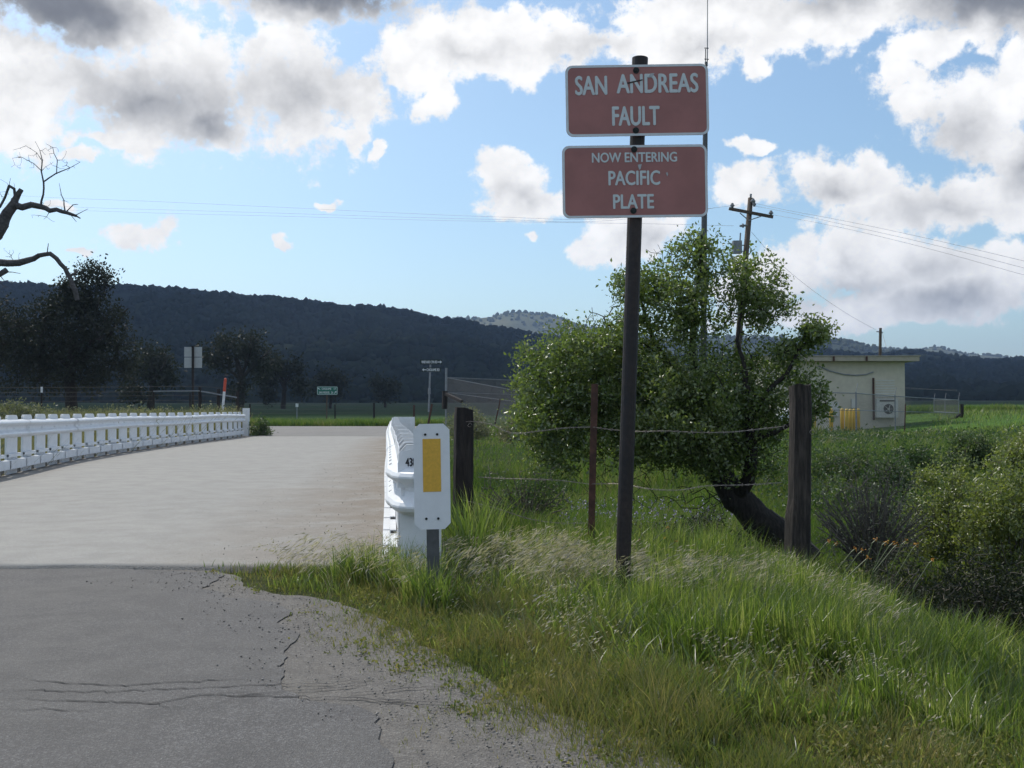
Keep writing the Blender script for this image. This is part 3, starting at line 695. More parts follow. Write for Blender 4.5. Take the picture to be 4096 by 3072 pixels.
for (x_, y_) in ((769,481),(785,427),(812,432),(470,425)):
    c_ = P(x_, y_, 7.88 if x_ > 600 else 9.38); mb.tube([c_+Vector((math.cos(a)*.018*rg2.uniform(.6,1.3), -.01, math.sin(a)*.018)) for a in np.linspace(0, 5.5, 9)], .002, 4, False)
mb.build('wire_tie', M['wire'], fen)
# ------------------------------------------------------------------ utility building and its yard
def gz(x, y): return float(height(np.array([x]), np.array([y]))[0])
bY = 52.0
def X_at(px, Y): return (px-512)/1000*Y
xr = X_at(905, bY); xl = xr-6.9; zb = -.3; ztop = P(900, 361.5, bY).z
bld = thing('utility_building', 'small cream block building with flat tan roof beyond the shrubs', 'building', ((xl+xr)/2, bY, -.1))
MB().box((xl, bY, zb), (xr, bY+5.2, ztop)).build('wall', M['stucco'], bld)
rf = MB().box((xl-.55, bY-.55, ztop+.003), (xr+.55, bY+5.7, ztop+.24)).build('roof', M['roof'], bld)
mb = MB().box((xl-.60, bY-.60, ztop+.243), (xr+.60, bY+5.75, ztop+.28)); mb.build('roof_edge', M['roof'], rf)
for px in (834, 867): 
    x = X_at(px, bY-.6); MB().box((x-.05, bY-.63, ztop-.02), (x+.05, bY-.601, ztop+.24)).build('rust_drip', M['rust'], rf)
def bp(px, py, Y=bY): p = P(px, py, Y); return p.x, p.z
a = bp(874, 379); b_ = bp(895.5, 397.5)
vp = MB().box((a[0], bY-.05, b_[1]), (b_[0], bY-.002, a[1])).build('vent_panel', M['stucco'], bld)
for k in range(7):
    z = b_[1]+.08+(a[1]-b_[1]-.16)*k/6; MB().beam((a[0]+.06, bY-.06, z), (b_[0]-.06, bY-.06, z), .03, .05).build('slat', M['ac'], vp)
a = bp(874, 398.5); b_ = bp(895.5, 417.5)
acm = MB().box((a[0], bY-.38, b_[1]), (b_[0], bY-.004, a[1])).build('air_conditioner', M['ac'], bld)
fc = bp(888.5, 409, bY-.38); V_ = []
MB().tube([(fc[0], bY-.385, fc[1]), (fc[0], bY-.40, fc[1])], .26, 20).build('fan_guard', M['ac_dark'], acm)
mb = MB()
for k in range(5):
    a_ = k*2*math.pi/5; mb.beam((fc[0], bY-.41, fc[1]), (fc[0]+.22*math.cos(a_), bY-.41, fc[1]+.22*math.sin(a_)), .015, .09, up=(0,1,0))
mb.tube([(fc[0], bY-.40, fc[1]), (fc[0], bY-.43, fc[1])], .06, 10); mb.build('fan', M['ac'], acm)
MB().box((a[0]+.15, bY-.40, a[1]-.16), (b_[0]-.15, bY-.381, a[1]-.08)).build('grille', M['ac_dark'], acm)
cp = [bp(*q) for q in ((873, 372), (866, 374.5), (855, 375.3), (843, 374.3), (830, 371), (818, 366))]
MB().tube([(x, bY-.05, z) for x, z in cp], .035, 6).build('conduit', M['cable'], bld)
for (x0, y0, x1, y1) in ((851,399,856.5,408),(828,402,838,416),(872.3,378,874,420)):
    a = bp(x0, y0); b_ = bp(x1, y1); MB().box((a[0], bY-.12, b_[1]), (b_[0], bY-.003, a[1])).build('meter_box', M['ac'] if x0 < 870 else M['rust'], bld)
# bollards
names = ['yellow bollard at the far left, mostly hidden behind the tall wooden post','lone yellow bollard between the wooden post and the group of five','first of the five close-set yellow bollards from the left','second of the five close-set yellow bollards from the left','middle of the five close-set yellow bollards','fourth of the five close-set yellow bollards','last yellow bollard on the right of the close-set five']
proto = None
for (px, dy), nm in zip(((814,0),(831,.1),(842,.3),(846.6,-.4),(850.4,-.2),(854.0,0),(858.0,.2)), names):
    Y = 47+dy; x = X_at(px, Y); z = gz(x, Y)
    if proto is None:
        proto = thing('bollard', nm, 'bollard', (x, Y, z), 'yellow bollards in front of the building')
        r_ = .088; z1 = P(px, 408, Y).z
        MB().tube([(x, Y, z-.3), (x, Y, z1-.05), (x, Y, z1-.02), (x, Y, z1)], [r_, r_, r_*.8, r_*.3], 12).build('pipe', M['yellow'], proto, smooth=True)
        MB().tube([(x, Y, z-.1), (x, Y, z+.08)], r_*1.3, 12).build('footing', M['rock'], proto)
    else:
        c_ = copy_tree(proto, None, (x, Y, z)); c_['label'] = nm
# white tank behind the tall post
tx = X_at(818, 46); tz = gz(tx, 46)
tk = thing('propane_tank', 'white rounded tank peeking out right beside the tall wooden post', 'tank', (tx-.55, 46.5, tz))
c_ = P(818, 412, 46.5)
pr = [(-1.5, .05), (-1.42, .2), (-1.2, .36), (-.9, .42), (.3, .42), (.55, .36), (.72, .2), (.78, .05)]
MB().tube([(tx-.6+x*.8, 46.5, tz+.75) for x, r_ in pr], [r_ for x, r_ in pr], 16).build('shell', M['tank'], tk, smooth=True)
MB().box((tx-1.3, 46.3, tz-.1), (tx-1.15, 46.7, tz+.45)).box((tx-.5, 46.3, tz-.1), (tx-.35, 46.7, tz+.45)).build('saddle', M['galv_dark'], tk)
# chain link fence on the right
def chain_fence(name, label, nodes, htop, mid=None, arms=False, fabric=True, step=.13, post_r=.035, postlist=None):
    x0, y0 = nodes[0]; f = thing(name, label, 'fence', (x0, y0, gz(x0, y0)))
    top = lambda x, y: htop(x, y)
    mb = MB(); fabricV = MB()
    for (a, b_) in zip(nodes, nodes[1:]):
        za, zb_ = top(*a), top(*b_)
        MB().tube([(*a, za), (*b_, zb_)], .021, 6).build('top_rail', M['galv'], f)
        if mid: MB().tube([(*a, za-mid), (*b_, zb_-mid)], .017, 6).build('middle_rail', M['galv'], f)
        L_ = math.dist(a, b_); n = max(2, int(L_/step)); ga, gb = gz(*a), gz(*b_)
        hgt = za-ga
        for k in range(-int(hgt/step), n+1):
            for sg in (1, -1):
                # diagonals
                s0_ = k*step; s1_ = s0_+hgt
                t0_, t1_ = max(0, s0_), min(L_, s1_)
                if t1_ <= t0_: continue
                def pt(s_):
                    fr = (s_-s0_)/hgt; fr = fr if sg > 0 else 1-fr; t_ = s_/L_
                    zg = ga+(gb-ga)*t_; zt_ = za+(zb_-za)*t_; return (a[0]+(b_[0]-a[0])*t_, a[1]+(b_[1]-a[1])*t_, zg+(zt_-zg)*fr)
                fabricV.beam(pt(t0_), pt(t1_), .0045, .0045)
    if fabric: fabricV.build('chain_link_mesh', M['mesh'], f)['kind'] = 'stuff'
    for i, (x, y) in enumerate(postlist or nodes):
        zt_ = top(x, y); MB().tube([(x, y, gz(x, y)-.3), (x, y, zt_+.06)], post_r, 8).build('post', M['galv'], f)
        if arms: MB().tube([(x, y, zt_+.05), (x+.12, y+.12, zt_+.42)], .014, 5).build('barb_arm', M['galv'], f)
    return f
A = (X_at(797, 41), 41.0); B = (X_at(856, 43), 43.0); C_ = (X_at(895, 48), 48.0); Dn = (X_at(958.5, 56), 56.0)
def htR(x, y): return float(np.interp(y, [41, 43, 48, 56, 64], [1.84, 1.82, 1.76, 1.66, 1.74]))
cf = chain_fence('chain_link_fence', 'grey chain link fence around the cream building with wooden brace at its corner', [A, B, C_, Dn, (X_at(945, 60), 60.0), (X_at(934, 64), 64.0)], htR, mid=.73, arms=True)
Wd = P(962, 413, 55.2); x = Wd.x
MB().tube([(x, 55.2, gz(x, 55)-.3), (x, 55.2, P(962, 404, 55).z)], .10, 8).build('wooden_post', M['wood_dark'], cf)
MB().beam(P(961, 414, 55), P(934, 431, 53.5), .10, .12).build('brace', M['wood_dark'], cf)
MB().tube([P(904.5, 433, 47), P(905.5, 404, 47)], .03, 6).build('metal_stake', M['rust'], cf)
for k in range(2): MB().tube([P(895+ (10*k), 388.5-k, 48), P(957, 390+k, 56)], .004, 3).build('barbed_wire', M['wire'], cf)
# chain link pen left of the big tree
A = (X_at(446, 44), 44.0); B = (X_at(532, 47), 47.0); C_ = (X_at(620, 50), 50.0)
def htL(x, y): return float(np.interp(y, [44, 47, 50, 58, 66], [P(446,377.5,44).z, P(532,381,47).z, 2.4, 2.3, 2.2]))
cl_ = chain_fence('chain_link_fence', 'tall chain link fence left of the leafy tree with a dark wooden end brace', [(X_at(530,66), 66.0), A, B, C_], htL, mid=.66, step=.11)
MB().tube([P(446, 409, 43.9), P(446.3, 368, 43.9)], .05, 8).build('end_post', M['galv'], cl_)
MB().tube([P(444.5, 409, 43.6), P(445, 391, 43.6)], .12, 8).build('wooden_post', M['wood_dark'], cl_)
MB().beam(P(446, 394, 43.5), P(462, 401.5, 42), .12, .12).build('brace', M['wood_dark'], cl_)
# ------------------------------------------------------------------ poles and wires
up = thing('utility_pole', 'leaning wooden utility pole with crossarm rising behind the leafy tree', 'utility pole', (X_at(731, 45), 45, 0))
t_, bt = P(750.6, 198, 45), P(731, 430, 45); bt = bt-(t_-bt).normalized()*.4
MB().tube([bt, t_], [.17, .115], 10).build('pole', M['pole'], up, smooth=True)
MB().tube([t_, P(750.9, 194, 45)], .05, 6).build('top_pin', M['cable'], up)
MB().beam(P(729, 208.6, 44.82), P(773, 217, 44.82), .10, .13).build('crossarm', M['pole'], up)
for q0, q1 in (((740,213),(747,219)),((762,216),(748.5,220.5))): MB().beam(P(*q0, 44.8), P(*q1, 44.85), .03, .04).build('arm_brace', M['galv'], up)
def insul(px, py, s_=1.0, Y=44.82):
    p = P(px, py, Y); MB().tube([p, p+Vector((0,0,.05)), p+Vector((0,0,.06)), p+Vector((0,0,.12)), p+Vector((0,0,.13)), p+Vector((0,0,.2))], [.05*s_,.05*s_,.09*s_,.08*s_,.06*s_,.04*s_], 10).build('insulator', M['insul'], up)
insul(732.3, 207.5, 1.2); insul(771, 215, 1.2); insul(753, 203, 1.3); insul(754.3, 206.5, 1.0)
p = P(742, 224, 44.8); MB().tube([P(747, 225.3, 44.9), P(740, 226, 44.8)], .05, 8).tube([P(743.5,225.6,44.8), P(742.3,225.7,44.8)], .10, 8).build('side_insulator', M['insul'], up)
p0 = P(737.5, 241, 44.7); MB().box((p0.x-.22, 44.55, P(740,253.5,44.7).z), (p0.x+.17, 44.85, P(740,241,44.7).z)).build('transformer_box', M['galv'], up)
MB().beam(P(739, 245, 44.7), P(746, 245.5, 45), .03, .04).beam(P(739, 251, 44.7), P(746, 251.5, 45), .03, .04).build('box_bracket', M['galv_dark'], up)
MB().tube([P(740.5, 233, 44.8), P(740, 241, 44.75)], .035, 6).build('fuse', M['cable'], up)
mast = thing('antenna_mast', 'tall grey mast with thin whip antenna partly hidden by the brown signs', 'mast', (X_at(703, 42), 42, 0))
MB().tube([P(703, 446, 42), P(704.2, 225, 42), P(705.2, 138, 42), P(706, 62, 42)], [.135, .12, .105, .055], 10).build('mast_pole', M['galv_dark'], mast, smooth=True)
MB().tube([P(707.2, 66, 42), P(707.4, 48, 42), P(707.6, -30, 42)], [.028, .022, .014], 6).build('whip_antenna', M['galv'], mast)
MB().tube([P(705.4, 64, 41.95), P(705.6, 49, 41.95)], .02, 6).beam(P(704.4, 48, 41.95), P(708.6, 48.3, 41.95), .03, .03).beam(P(704.4, 59, 41.95), P(708.9, 59.3, 41.95), .03, .03).build('clamp', M['galv_dark'], mast)
sp_ = thing('short_pole', 'short wooden pole sticking up behind the cream building', 'pole', (X_at(880, 60), 60, 0))
MB().tube([P(879, 425, 60), P(880.5, 328, 60)], [.12, .085], 8).build('pole', M['pole'], sp_)
MB().beam(P(876.5, 331.5, 60), P(883, 332.5, 60), .04, .05).build('hook', M['galv_dark'], sp_)
def cable(name, label, pts, r_):
    o, L_ = catmull([P(*q) for q in pts], .8); ob = MB().tube(o, r_, 4, False).build(name, M['cable'], None)
    return tag(ob, label, 'cable')
cable('power_line', 'uppermost power line running left from the leaning pole over the road', [(-80,187,90),(25,196,84),(150,201.3,75),(275,207,67),(400,213,59),(500,217,53),(602,219,50),(732,206,45)], .0065)
cable('power_line', 'middle power line left of the leaning pole', [(-80,199,90),(75,207,82),(190,210.5,72),(275,213,67),(400,217,59),(500,219.5,53),(602,221,50),(753,203,45)], .006)
cable('power_line', 'lowest power line running left to the side insulator of the leaning pole', [(-80,205,90),(80,210.5,82),(190,214,72),(275,216,67),(400,219.5,59),(500,221.5,53),(600,223,50),(660,224,48),(740,226,45)], .006)
cable('power_line', 'upper power line sloping right from the top of the leaning pole', [(754,203,45),(786,210,43),(850,222,40),(930,239,37),(1024,261,34),(1120,285,31)], .0055)
cable('power_line', 'middle power line sloping right from the leaning pole', [(754.5,206,45),(786,212,43),(850,226,40),(930,244,37),(1024,268,34),(1120,294,31)], .0055)
cable('power_line', 'lower power line sloping right from the end of the crossarm', [(771,214.5,45),(800,219.5,43),(850,229.5,40),(930,249,37),(1024,275,34),(1120,302,31)], .0055)
cable('service_wire', 'thin wire sagging from the leaning pole down to the short pole', [(751.5,232,45),(779,262.5,48),(815,292,52),(850,315.5,56),(879,331.5,60)], .009)
cable('guy_wire', 'thin stay wire dropping from the short pole behind the building', [(882,332,60),(886,346,58),(889,357,57.5)], .010)
# ------------------------------------------------------------------ far left: signs, marker, fences
gY = 75.0; c_ = P(327.3, 390.6, gY)
gs = thing('guide_sign', 'small green distance sign with white lettering across the side road', 'road sign', (c_.x, gY, .1))
hw, hh = 20.6/2000*gY, 8.3/2000*gY; T4 = Matrix.Translation(c_)
pn = put(MB().prism([(x, 0, z) for x, z in rrect(-hw, -hh, hw, hh, .05, 3)], (0, .01, 0)), 'panel', M['green_sign'], gs, T4)
o_ = rrect(-hw+.02, -hh+.02, hw-.02, hh-.02, .05, 3); i_ = rrect(-hw+.05, -hh+.05, hw-.05, hh-.05, .03, 3); n = len(o_)
mb = MB(); mb.add([(x, -.003, z) for x, z in o_]+[(x, -.003, z) for x, z in i_], [(j, (j+1) % n, n+(j+1) % n, n+j) for j in range(n)]); put(mb, 'border', M['sign_border'], pn, T4)
for txt, x, z, h, wd in (('CHOLAME', -.06, .135, .15, .72), ('17', .57, .135, .15, .15), ('SAN MIGUEL', -.22, -.14, .15, .82), ('26', .36, -.14, .15, .17)):
    letter(txt, h, wd, T4 @ Matrix.Translation((x, -.006, z)) @ FaceY, M['sign_border'], pn, bold=.03)
def arrow(x, z, ang, s_):
    mb = MB(); q = [(-s_, -.02), (s_*.2, -.02), (s_*.2, -.08), (s_, 0), (s_*.2, .08), (s_*.2, .02), (-s_, .02)]
    ca_, sa_ = math.cos(ang), math.sin(ang); mb.add([(x+a*ca_-b_*sa_, -.006, z+a*sa_+b_*ca_) for a, b_ in q], [tuple(range(7))]); return mb
put(arrow(-.62, .135, math.radians(140), .11), 'arrow', M['sign_border'], pn, T4); put(arrow(.60, -.13, math.radians(45), .12), 'arrow', M['sign_border'], pn, T4)
MB().tube([P(326.6, 421, gY+.06), P(327, 389, gY+.06)], .05, 8).build('post', M['pole'], gs)
# street name blades
nY = 50.0; sn = thing('street_name_sign', 'street name blades for Vineyard Cyn and Cholame on a thin steel pole', 'street sign', (X_at(429, nY), nY, .05))
MB().tube([P(428.7, 412, nY), P(430.4, 364, nY)], .045, 8).build('pole', M['galv'], sn)
MB().tube([P(429.3, 394, nY), P(429.4, 388, nY)], .07, 8).build('collar', M['galv'], sn)
for txt, px0, px1, py0, py1, arr in (('VINEYARD CYN RD', 420, 442, 359.5, 364.5, 1), ('CHOLAME RD', 422, 441, 367.5, 372, -1)):
    c_ = P((px0+px1)/2, (py0+py1)/2, nY-.06); hw, hh = (px1-px0)/2000*nY, (py1-py0)/2000*nY; T4 = Matrix.Translation(c_)
    pn = put(MB().box((-hw, 0, -hh), (hw, .01, hh)), 'name_blade', M['dark_sign'], sn, T4)
    letter(txt, .13, hw*2-.30, T4 @ Matrix.Translation((-.08*arr, -.004, 0)) @ FaceY, M['sign_border'], pn, bold=.03)
    put(arrow(arr*(hw-.11), 0, 0 if arr > 0 else math.pi, .10), 'arrow', M['sign_border'], pn, T4)
# back of twin sign
dY = 50.0; c_ = P(193, 357.5, dY); ds = thing('double_sign', 'pale backs of a four panel sign on a dark post left of the orange marker', 'road sign', (c_.x, dY, .1))
for (x0, y0, x1, y1) in ((184.2,347,191.6,356.8),(194.2,347,202,356.8),(184.2,357.4,191.6,367.8),(194.2,357.4,202,367.8)):
    a, b_ = P(x0, y1, dY), P(x1, y0, dY); MB().box((a.x, dY, a.z), (b_.x, dY+.012, b_.z)).build('sign_panel', M['sign_back'], ds)
MB().beam(P(192.9, 412, dY-.06), P(192.9, 346, dY-.06), .10, .10, up=(0,1,0)).build('post', M['wood_dark'], ds)
# orange tipped marker
oY = 44.0; om = thing('utility_marker', 'slim white marker post with orange top behind the end of the left railing', 'marker post', (X_at(222.5, oY), oY, 0))
MB().tube([P(222, 418, oY), P(224.3, 391.5, oY)], .055, 10).build('post', M['tank'], om)
MB().tube([P(224.3, 391.5, oY), P(225.3, 380, oY), P(225.5, 378.6, oY), P(225.6, 378, oY)], [.062, .062, .05, .02], 10).build('orange_sleeve', M['orange'], om)
# rail braced fence
ff = thing('wire_fence', 'dark post and wire fence with pale brace rails behind the left railing', 'fence', (X_at(200, 48), 48, 0))
for (px, y0, y1, wd) in ((153.5,390,410,.10),(200,387,410,.15),(218.3,389,411,.15),(237.5,391,412,.15),(41.6,386.5,408,.07),(190,393,408,.07)):
    MB().tube([P(px, y1, 48), P(px, y0, 48)], wd/2*1.1, 8).build('post', M['wood_dark'], ff)
MB().tube([P(153.5, 391.4, 47.9), P(199.5, 391, 47.9)], .04, 6).build('brace_rail', M['galv'], ff)
MB().tube([P(201, 391.4, 47.9), P(218.5, 394.5, 47.9), P(237, 397.6, 47.9)], .04, 6).build('brace_rail', M['galv'], ff)
for dy in (0, 5, 9, 14): 
    barbed([P(-60, 388+dy, 48), P(41, 387.5+dy, 48), P(120, 387+dy, 48), P(200, 386.5+dy, 48), P(237, 390.5+dy, 48)], 'barbed_wire', .006, ff, False)
mb = MB().tube([P(41.7, 392.5, 47.95), P(41.7, 386.8, 47.95)], .05, 6); mb.build('white_tip', M['tank'], ff)
# field fence across the side road
fl = thing('field_fence', 'sparse thin stakes and wires of the field fence beyond the side road', 'fence', (X_at(374, 78), 78, .1))
for (px, y0, y1, mt, wd) in ((297,404,420,'galv',.05),(374,403,420,'wood_dark',.09),(414,405,424,'rust',.09),(250,404,419,'wood_dark',.07),(335,404.5,420,'wood_dark',.06)):
    st_ = MB().tube([P(px, y1, 78), P(px, y0, 78)], wd, 6).build('stake', M[mt], fl)
    if px == 297: MB().tube([P(px, 407, 77.9), P(px, 403.5, 77.9)], .11, 6).build('white_tip', M['tank'], st_)
for dy in (0, 4, 8): barbed([P(240, 405.5+dy, 78), P(297, 405.3+dy, 78), P(374, 405+dy, 78), P(440, 406+dy, 78)], 'barbed_wire', .008, fl, False)
tag(MB().tube([P(427.5, 428, 30), P(432, 404, 30)], .035, 6).build('leaning_stake', M['rust'], None), 'rusty leaning stake just above the object marker', 'stake')
tag(MB().tube([P(495, 424, 30), P(499.5, 404, 30), P(500, 399, 30)], .022, 6).build('leaning_stake', M['rust'], None), 'thin bent metal stake in the weeds left of the leafy tree', 'stake')
# ------------------------------------------------------------------ trees
def rand_in(ell, n, rs):
    """ell: (px,py,rpx,rpy,Y,ry) -> n points inside, biased outwards"""
    px, py, rx_, ry_, Y, rd = ell; c_ = np.array(P(px, py, Y)); R_ = np.array([rx_/1000*Y, rd, ry_/1000*Y])
    v = rs.normal(size=(n, 3)); v /= np.linalg.norm(v, axis=1, keepdims=True); r_ = rs.random(n)**(1/2.2)
    return c_ + v*r_[:, None]*R_
def grow(skel, att, rs, seg=.16, tip=.004, power=2.3, jit=.25, sag=0.0):
    """skel: list of (points, radii). returns node arrays pos, parent, radius, is_tip"""
    pos = []; par = []; base = []
    for pts, rad in skel:
        prev = -1
        # connect to nearest existing node if any
        pts = [np.array(p, float) for p in pts]
        if pos:
            A_ = np.array(pos); prev = int(np.argmin(((A_-pts[0])**2).sum(1)))
        for i in range(len(pts)):
            if i == 0: pos.append(pts[0]); par.append(prev); base.append(rad[0]); prev = len(pos)-1; continue
            n = max(1, int(np.linalg.norm(pts[i]-pts[i-1])/seg))
            for k in range(1, n+1):
                t_ = k/n; pos.append(pts[i-1]+(pts[i]-pts[i-1])*t_+rs.normal(size=3)*seg*.07); par.append(prev); base.append(rad[i-1]+(rad[i]-rad[i-1])*t_); prev = len(pos)-1
    ns = len(pos); cap_ = ns+len(att)*14; A_ = np.zeros((cap_, 3)); A_[:ns] = pos; n_ = ns
    if len(att):
        d0 = np.array([((A_[:ns]-a)**2).sum(1).min() for a in att]); order = np.argsort(d0)
    else: order = []
    tips = []
    for ai in order:
        a = att[ai]; d_ = ((A_[:n_]-a)**2).sum(1); j = int(np.argmin(d_)); L_ = math.sqrt(d_[j]); n = max(1, min(12, int(L_/seg)))
        p0 = A_[j].copy(); prev = j; side = rs.normal(size=3)*L_*jit*.5; side[2] += L_*.12
        for k in range(1, n+1):
            t_ = k/n; q = p0+(a-p0)*t_+side*math.sin(math.pi*t_)*(.6)+rs.normal(size=3)*seg*jit*.25
            A_[n_] = q; par.append(prev); base.append(0); prev = n_; n_ += 1
        tips.append(prev)
    A_ = A_[:n_]; par = np.array(par); base = np.array(base+[0]*(n_-len(base)), float)
    acc = np.zeros(n_); 
    child = np.zeros(n_, int); 
    for i in range(n_):
        if par[i] >= 0: child[par[i]] += 1
    acc[child == 0] = tip**power
    order2 = np.arange(n_)[::-1]
    for i in order2:
        if par[i] >= 0: acc[par[i]] += acc[i]*(1.0) if acc[i] > 0 else 0
        if acc[i] == 0: acc[i] = tip**power
    rad = np.maximum(acc**(1/power), base)
    for i in range(n_):
        if base[i] > 0: rad[i] = base[i]
    for i in range(ns, n_): 
        p_ = par[i]; rad[i] = min(rad[i], rad[p_]*.92)
    return A_, par, rad, np.array(tips, int)
def branch_mesh(name, A_, par, rad, rmin=0, rmax=9, sides=5):
    ok = np.where((par >= 0) & (rad >= rmin) & (rad < rmax))[0]
    if len(ok) == 0: return None
    p1 = A_[ok]; p0 = A_[par[ok]]; r1 = rad[ok]; r0 = np.minimum(rad[par[ok]], r1*1.6)
    d_ = p1-p0; L_ = np.linalg.norm(d_, axis=1, keepdims=True)+1e-9; d_ /= L_
    ref = np.where(np.abs(d_[:, 2:3]) < .9, np.array([[0, 0, 1.]]), np.array([[1., 0, 0]])); a = np.cross(d_, ref); a /= np.linalg.norm(a, axis=1, keepdims=True); b_ = np.cross(d_, a)
    V = []; n = len(ok)
    for (pp, rr) in ((p0-d_*r0[:, None]*.3, r0), (p1+d_*r1[:, None]*.3, r1)):
        for k in range(sides):
            t_ = 2*math.pi*k/sides; V.append(pp+(a*math.cos(t_)+b_*math.sin(t_))*rr[:, None])
    V = np.stack(V, 1).reshape(-1, 3); bs = (np.arange(n)*2*sides)[:, None]
    F = [bs+np.array([[k, (k+1) % sides, sides+(k+1) % sides, sides+k]]) for k in range(sides)]
    return fast_mesh(name, V, [np.concatenate(F)])
def leaf_mesh(name, C0, ln_, wd_, rs, up=.2, fold=.25, droop=0.0):
    n = len(C0); d_ = rs.normal(size=(n, 3)); d_[:, 2] += up-droop; d_ /= np.linalg.norm(d_, axis=1, keepdims=True)
    r_ = rs.normal(size=(n, 3)); a = np.cross(d_, r_); a /= np.linalg.norm(a, axis=1, keepdims=True)+1e-9; nn_ = np.cross(d_, a)
    L_ = (ln_*(.6+.8*rs.random(n)))[:, None] if np.ndim(ln_) else (ln_*(.6+.8*rs.random(n)))[:, None]; Wd_ = L_*(wd_)
    v0 = C0; v1 = C0+d_*L_*.5+a*Wd_*.5+nn_*Wd_*fold; v2 = C0+d_*L_; v3 = C0+d_*L_*.5-a*Wd_*.5+nn_*Wd_*fold
    V = np.stack([v0, v1, v2, v3], 1).reshape(-1, 3); b_ = (np.arange(n)*4)[:, None]
    return fast_mesh(name, V, [np.concatenate([b_+np.array([[0, 1, 2]]), b_+np.array([[0, 2, 3]])])])
def leaf_pts(A_, par, tips, per, spread, rs, extra=.5):
    """leaves at tips and along the last twig"""
    src = [A_[tips]]; pj = par[tips]
    src.append(A_[tips]*(1-.5)+A_[pj]*.5); src.append(A_[pj])
    C0 = np.concatenate([np.repeat(src[0], per, 0), np.repeat(src[1], max(1, per//2), 0), np.repeat(src[2], max(1, per//3), 0)])
    return C0+rs.normal(size=C0.shape)*spread
def make_tree(name, label, cat, loc, skel, ells, tmat, lmat, leaf, wd_, per, spread, seed, seg=.16, tip=.004, split=.02, group=None, up=.2, bare=(), jit=.25):
    rs = np.random.default_rng(seed); att = [rand_in(e[:6], int(e[6]), rs) for e in ells]
    kinds = np.concatenate([np.full(len(a), 0 if i not in bare else 1) for i, a in enumerate(att)]); att = np.concatenate(att)
    A_, par, rad, tips = grow(skel, att, rs, seg, tip, jit=jit)
    d0 = np.array([((np.array(skel[0][0][0])-a)**2).sum() for a in att[:1]])
    T_ = thing(name, label, cat, loc, group)
    m1 = branch_mesh('trunk', A_, par, rad, split, 99, 9)
    if m1: link('trunk', m1, tmat, T_, smooth=True)
    m2 = branch_mesh('branches', A_, par, rad, 0, split, 4)
    if m2: link('branches', m2, tmat, T_)
    if leaf:
        # tips were appended nearest first; recompute which are bare by nearest ellipse kind
        tp_ = A_[tips]; keep = []
        order = np.argsort([((tp_-a)**2).sum(1).min() for a in att[:0]]) if False else None
        dmat_kind = np.array([kinds[int(np.argmin(((att-q)**2).sum(1)))] for q in tp_])
        tk_ = tips[dmat_kind == 0]
        link('foliage', leaf_mesh('foliage', leaf_pts(A_, par, tk_, per, spread, rs), leaf, wd_, rs, up), lmat, T_)
    return T_
def pl(l, Y): return [tuple(P(q[0], q[1], Y+(q[2] if len(q) > 2 else 0))) for q in l]
tY = 12.5
skel = [(pl([(800,560,0),(782,540,0),(757,518,0),(735,498,0),(722,478,0),(712,455,.1),(706,430,.2),(700,400,.3),(694,372,.3)], tY), [.27,.23,.20,.17,.15,.13,.11,.085,.06]),
        (pl([(735,498,0),(748,480,-.3),(752,455,-.5),(750,430,-.6),(748,400,-.6),(745,372,-.6)], tY), [.11,.085,.07,.055,.04,.03]),
        (pl([(712,455,.1),(690,440,.4),(660,425,.6),(630,408,.6),(600,395,.5),(575,385,.4)], tY), [.10,.085,.07,.06,.045,.03]),
        (pl([(700,400,.3),(675,375,.5),(655,345,.5),(645,315,.5),(640,290,.4)], tY), [.07,.05,.035,.025,.015]),
        (pl([(694,372,.3),(692,340,.2),(696,300,.1),(700,262,0),(702,235,0)], tY), [.055,.04,.03,.018,.01]),
        (pl([(745,372,-.6),(738,340,-.6),(742,305,-.5),(748,280,-.4)], tY), [.028,.02,.012,.007]),
        (pl([(748,410,-.6),(765,395,-.7),(785,375,-.8),(800,350,-.8),(812,338,-.8)], tY), [.05,.035,.025,.018,.01]),
        (pl([(750,440,-.6),(775,432,-.8),(800,420,-.9),(820,410,-.9)], tY), [.04,.03,.018,.01])]
ells = [(566,378,58,54,12.6,.9,290),(552,412,46,46,12.4,.9,190),(600,345,40,26,12.7,.7,70),(640,400,60,50,12.6,1.1,230),(700,395,72,55,12.6,1.2,300),
        (660,440,95,34,12.5,1.2,210),(660,296,50,36,12.6,.8,100),(622,352,42,40,12.6,.8,110),(778,300,24,26,12.1,.5,24),(640,285,30,18,12.6,.5,40),(700,255,34,28,12.5,.5,55),(735,286,48,40,12.3,.7,84),(760,315,26,28,12.1,.5,34),
        (690,320,45,30,12.6,.8,90),(812,332,20,13,11.7,.3,34),(790,352,30,14,11.8,.4,30),(798,392,38,26,11.7,.6,40),(822,404,16,18,11.6,.4,11),(760,400,40,60,12.2,.8,120),(700,425,78,44,12.3,1.1,260),(650,430,60,36,12.7,1.0,150),
        (730,460,55,24,12.4,.9,80),(560,455,45,22,12.4,.8,60),
        (665,265,32,26,12.7,.5,60),(610,320,32,18,12.6,.4,26),(765,335,26,26,12.2,.5,26),(600,490,90,26,12.4,.9,120),(700,495,50,22,12.5,.8,45)]
make_tree('leafy_tree', 'large light green leafy tree with a leaning dark trunk behind the signpost', 'tree', (9.0*0+P(790,545,tY).x, tY, -1.0), skel, ells,
          M['bark'], M['willow'], .052, .5, 19, .06, 11, seg=.11, tip=.0032, split=.022, bare=(23,24,25,26,27))
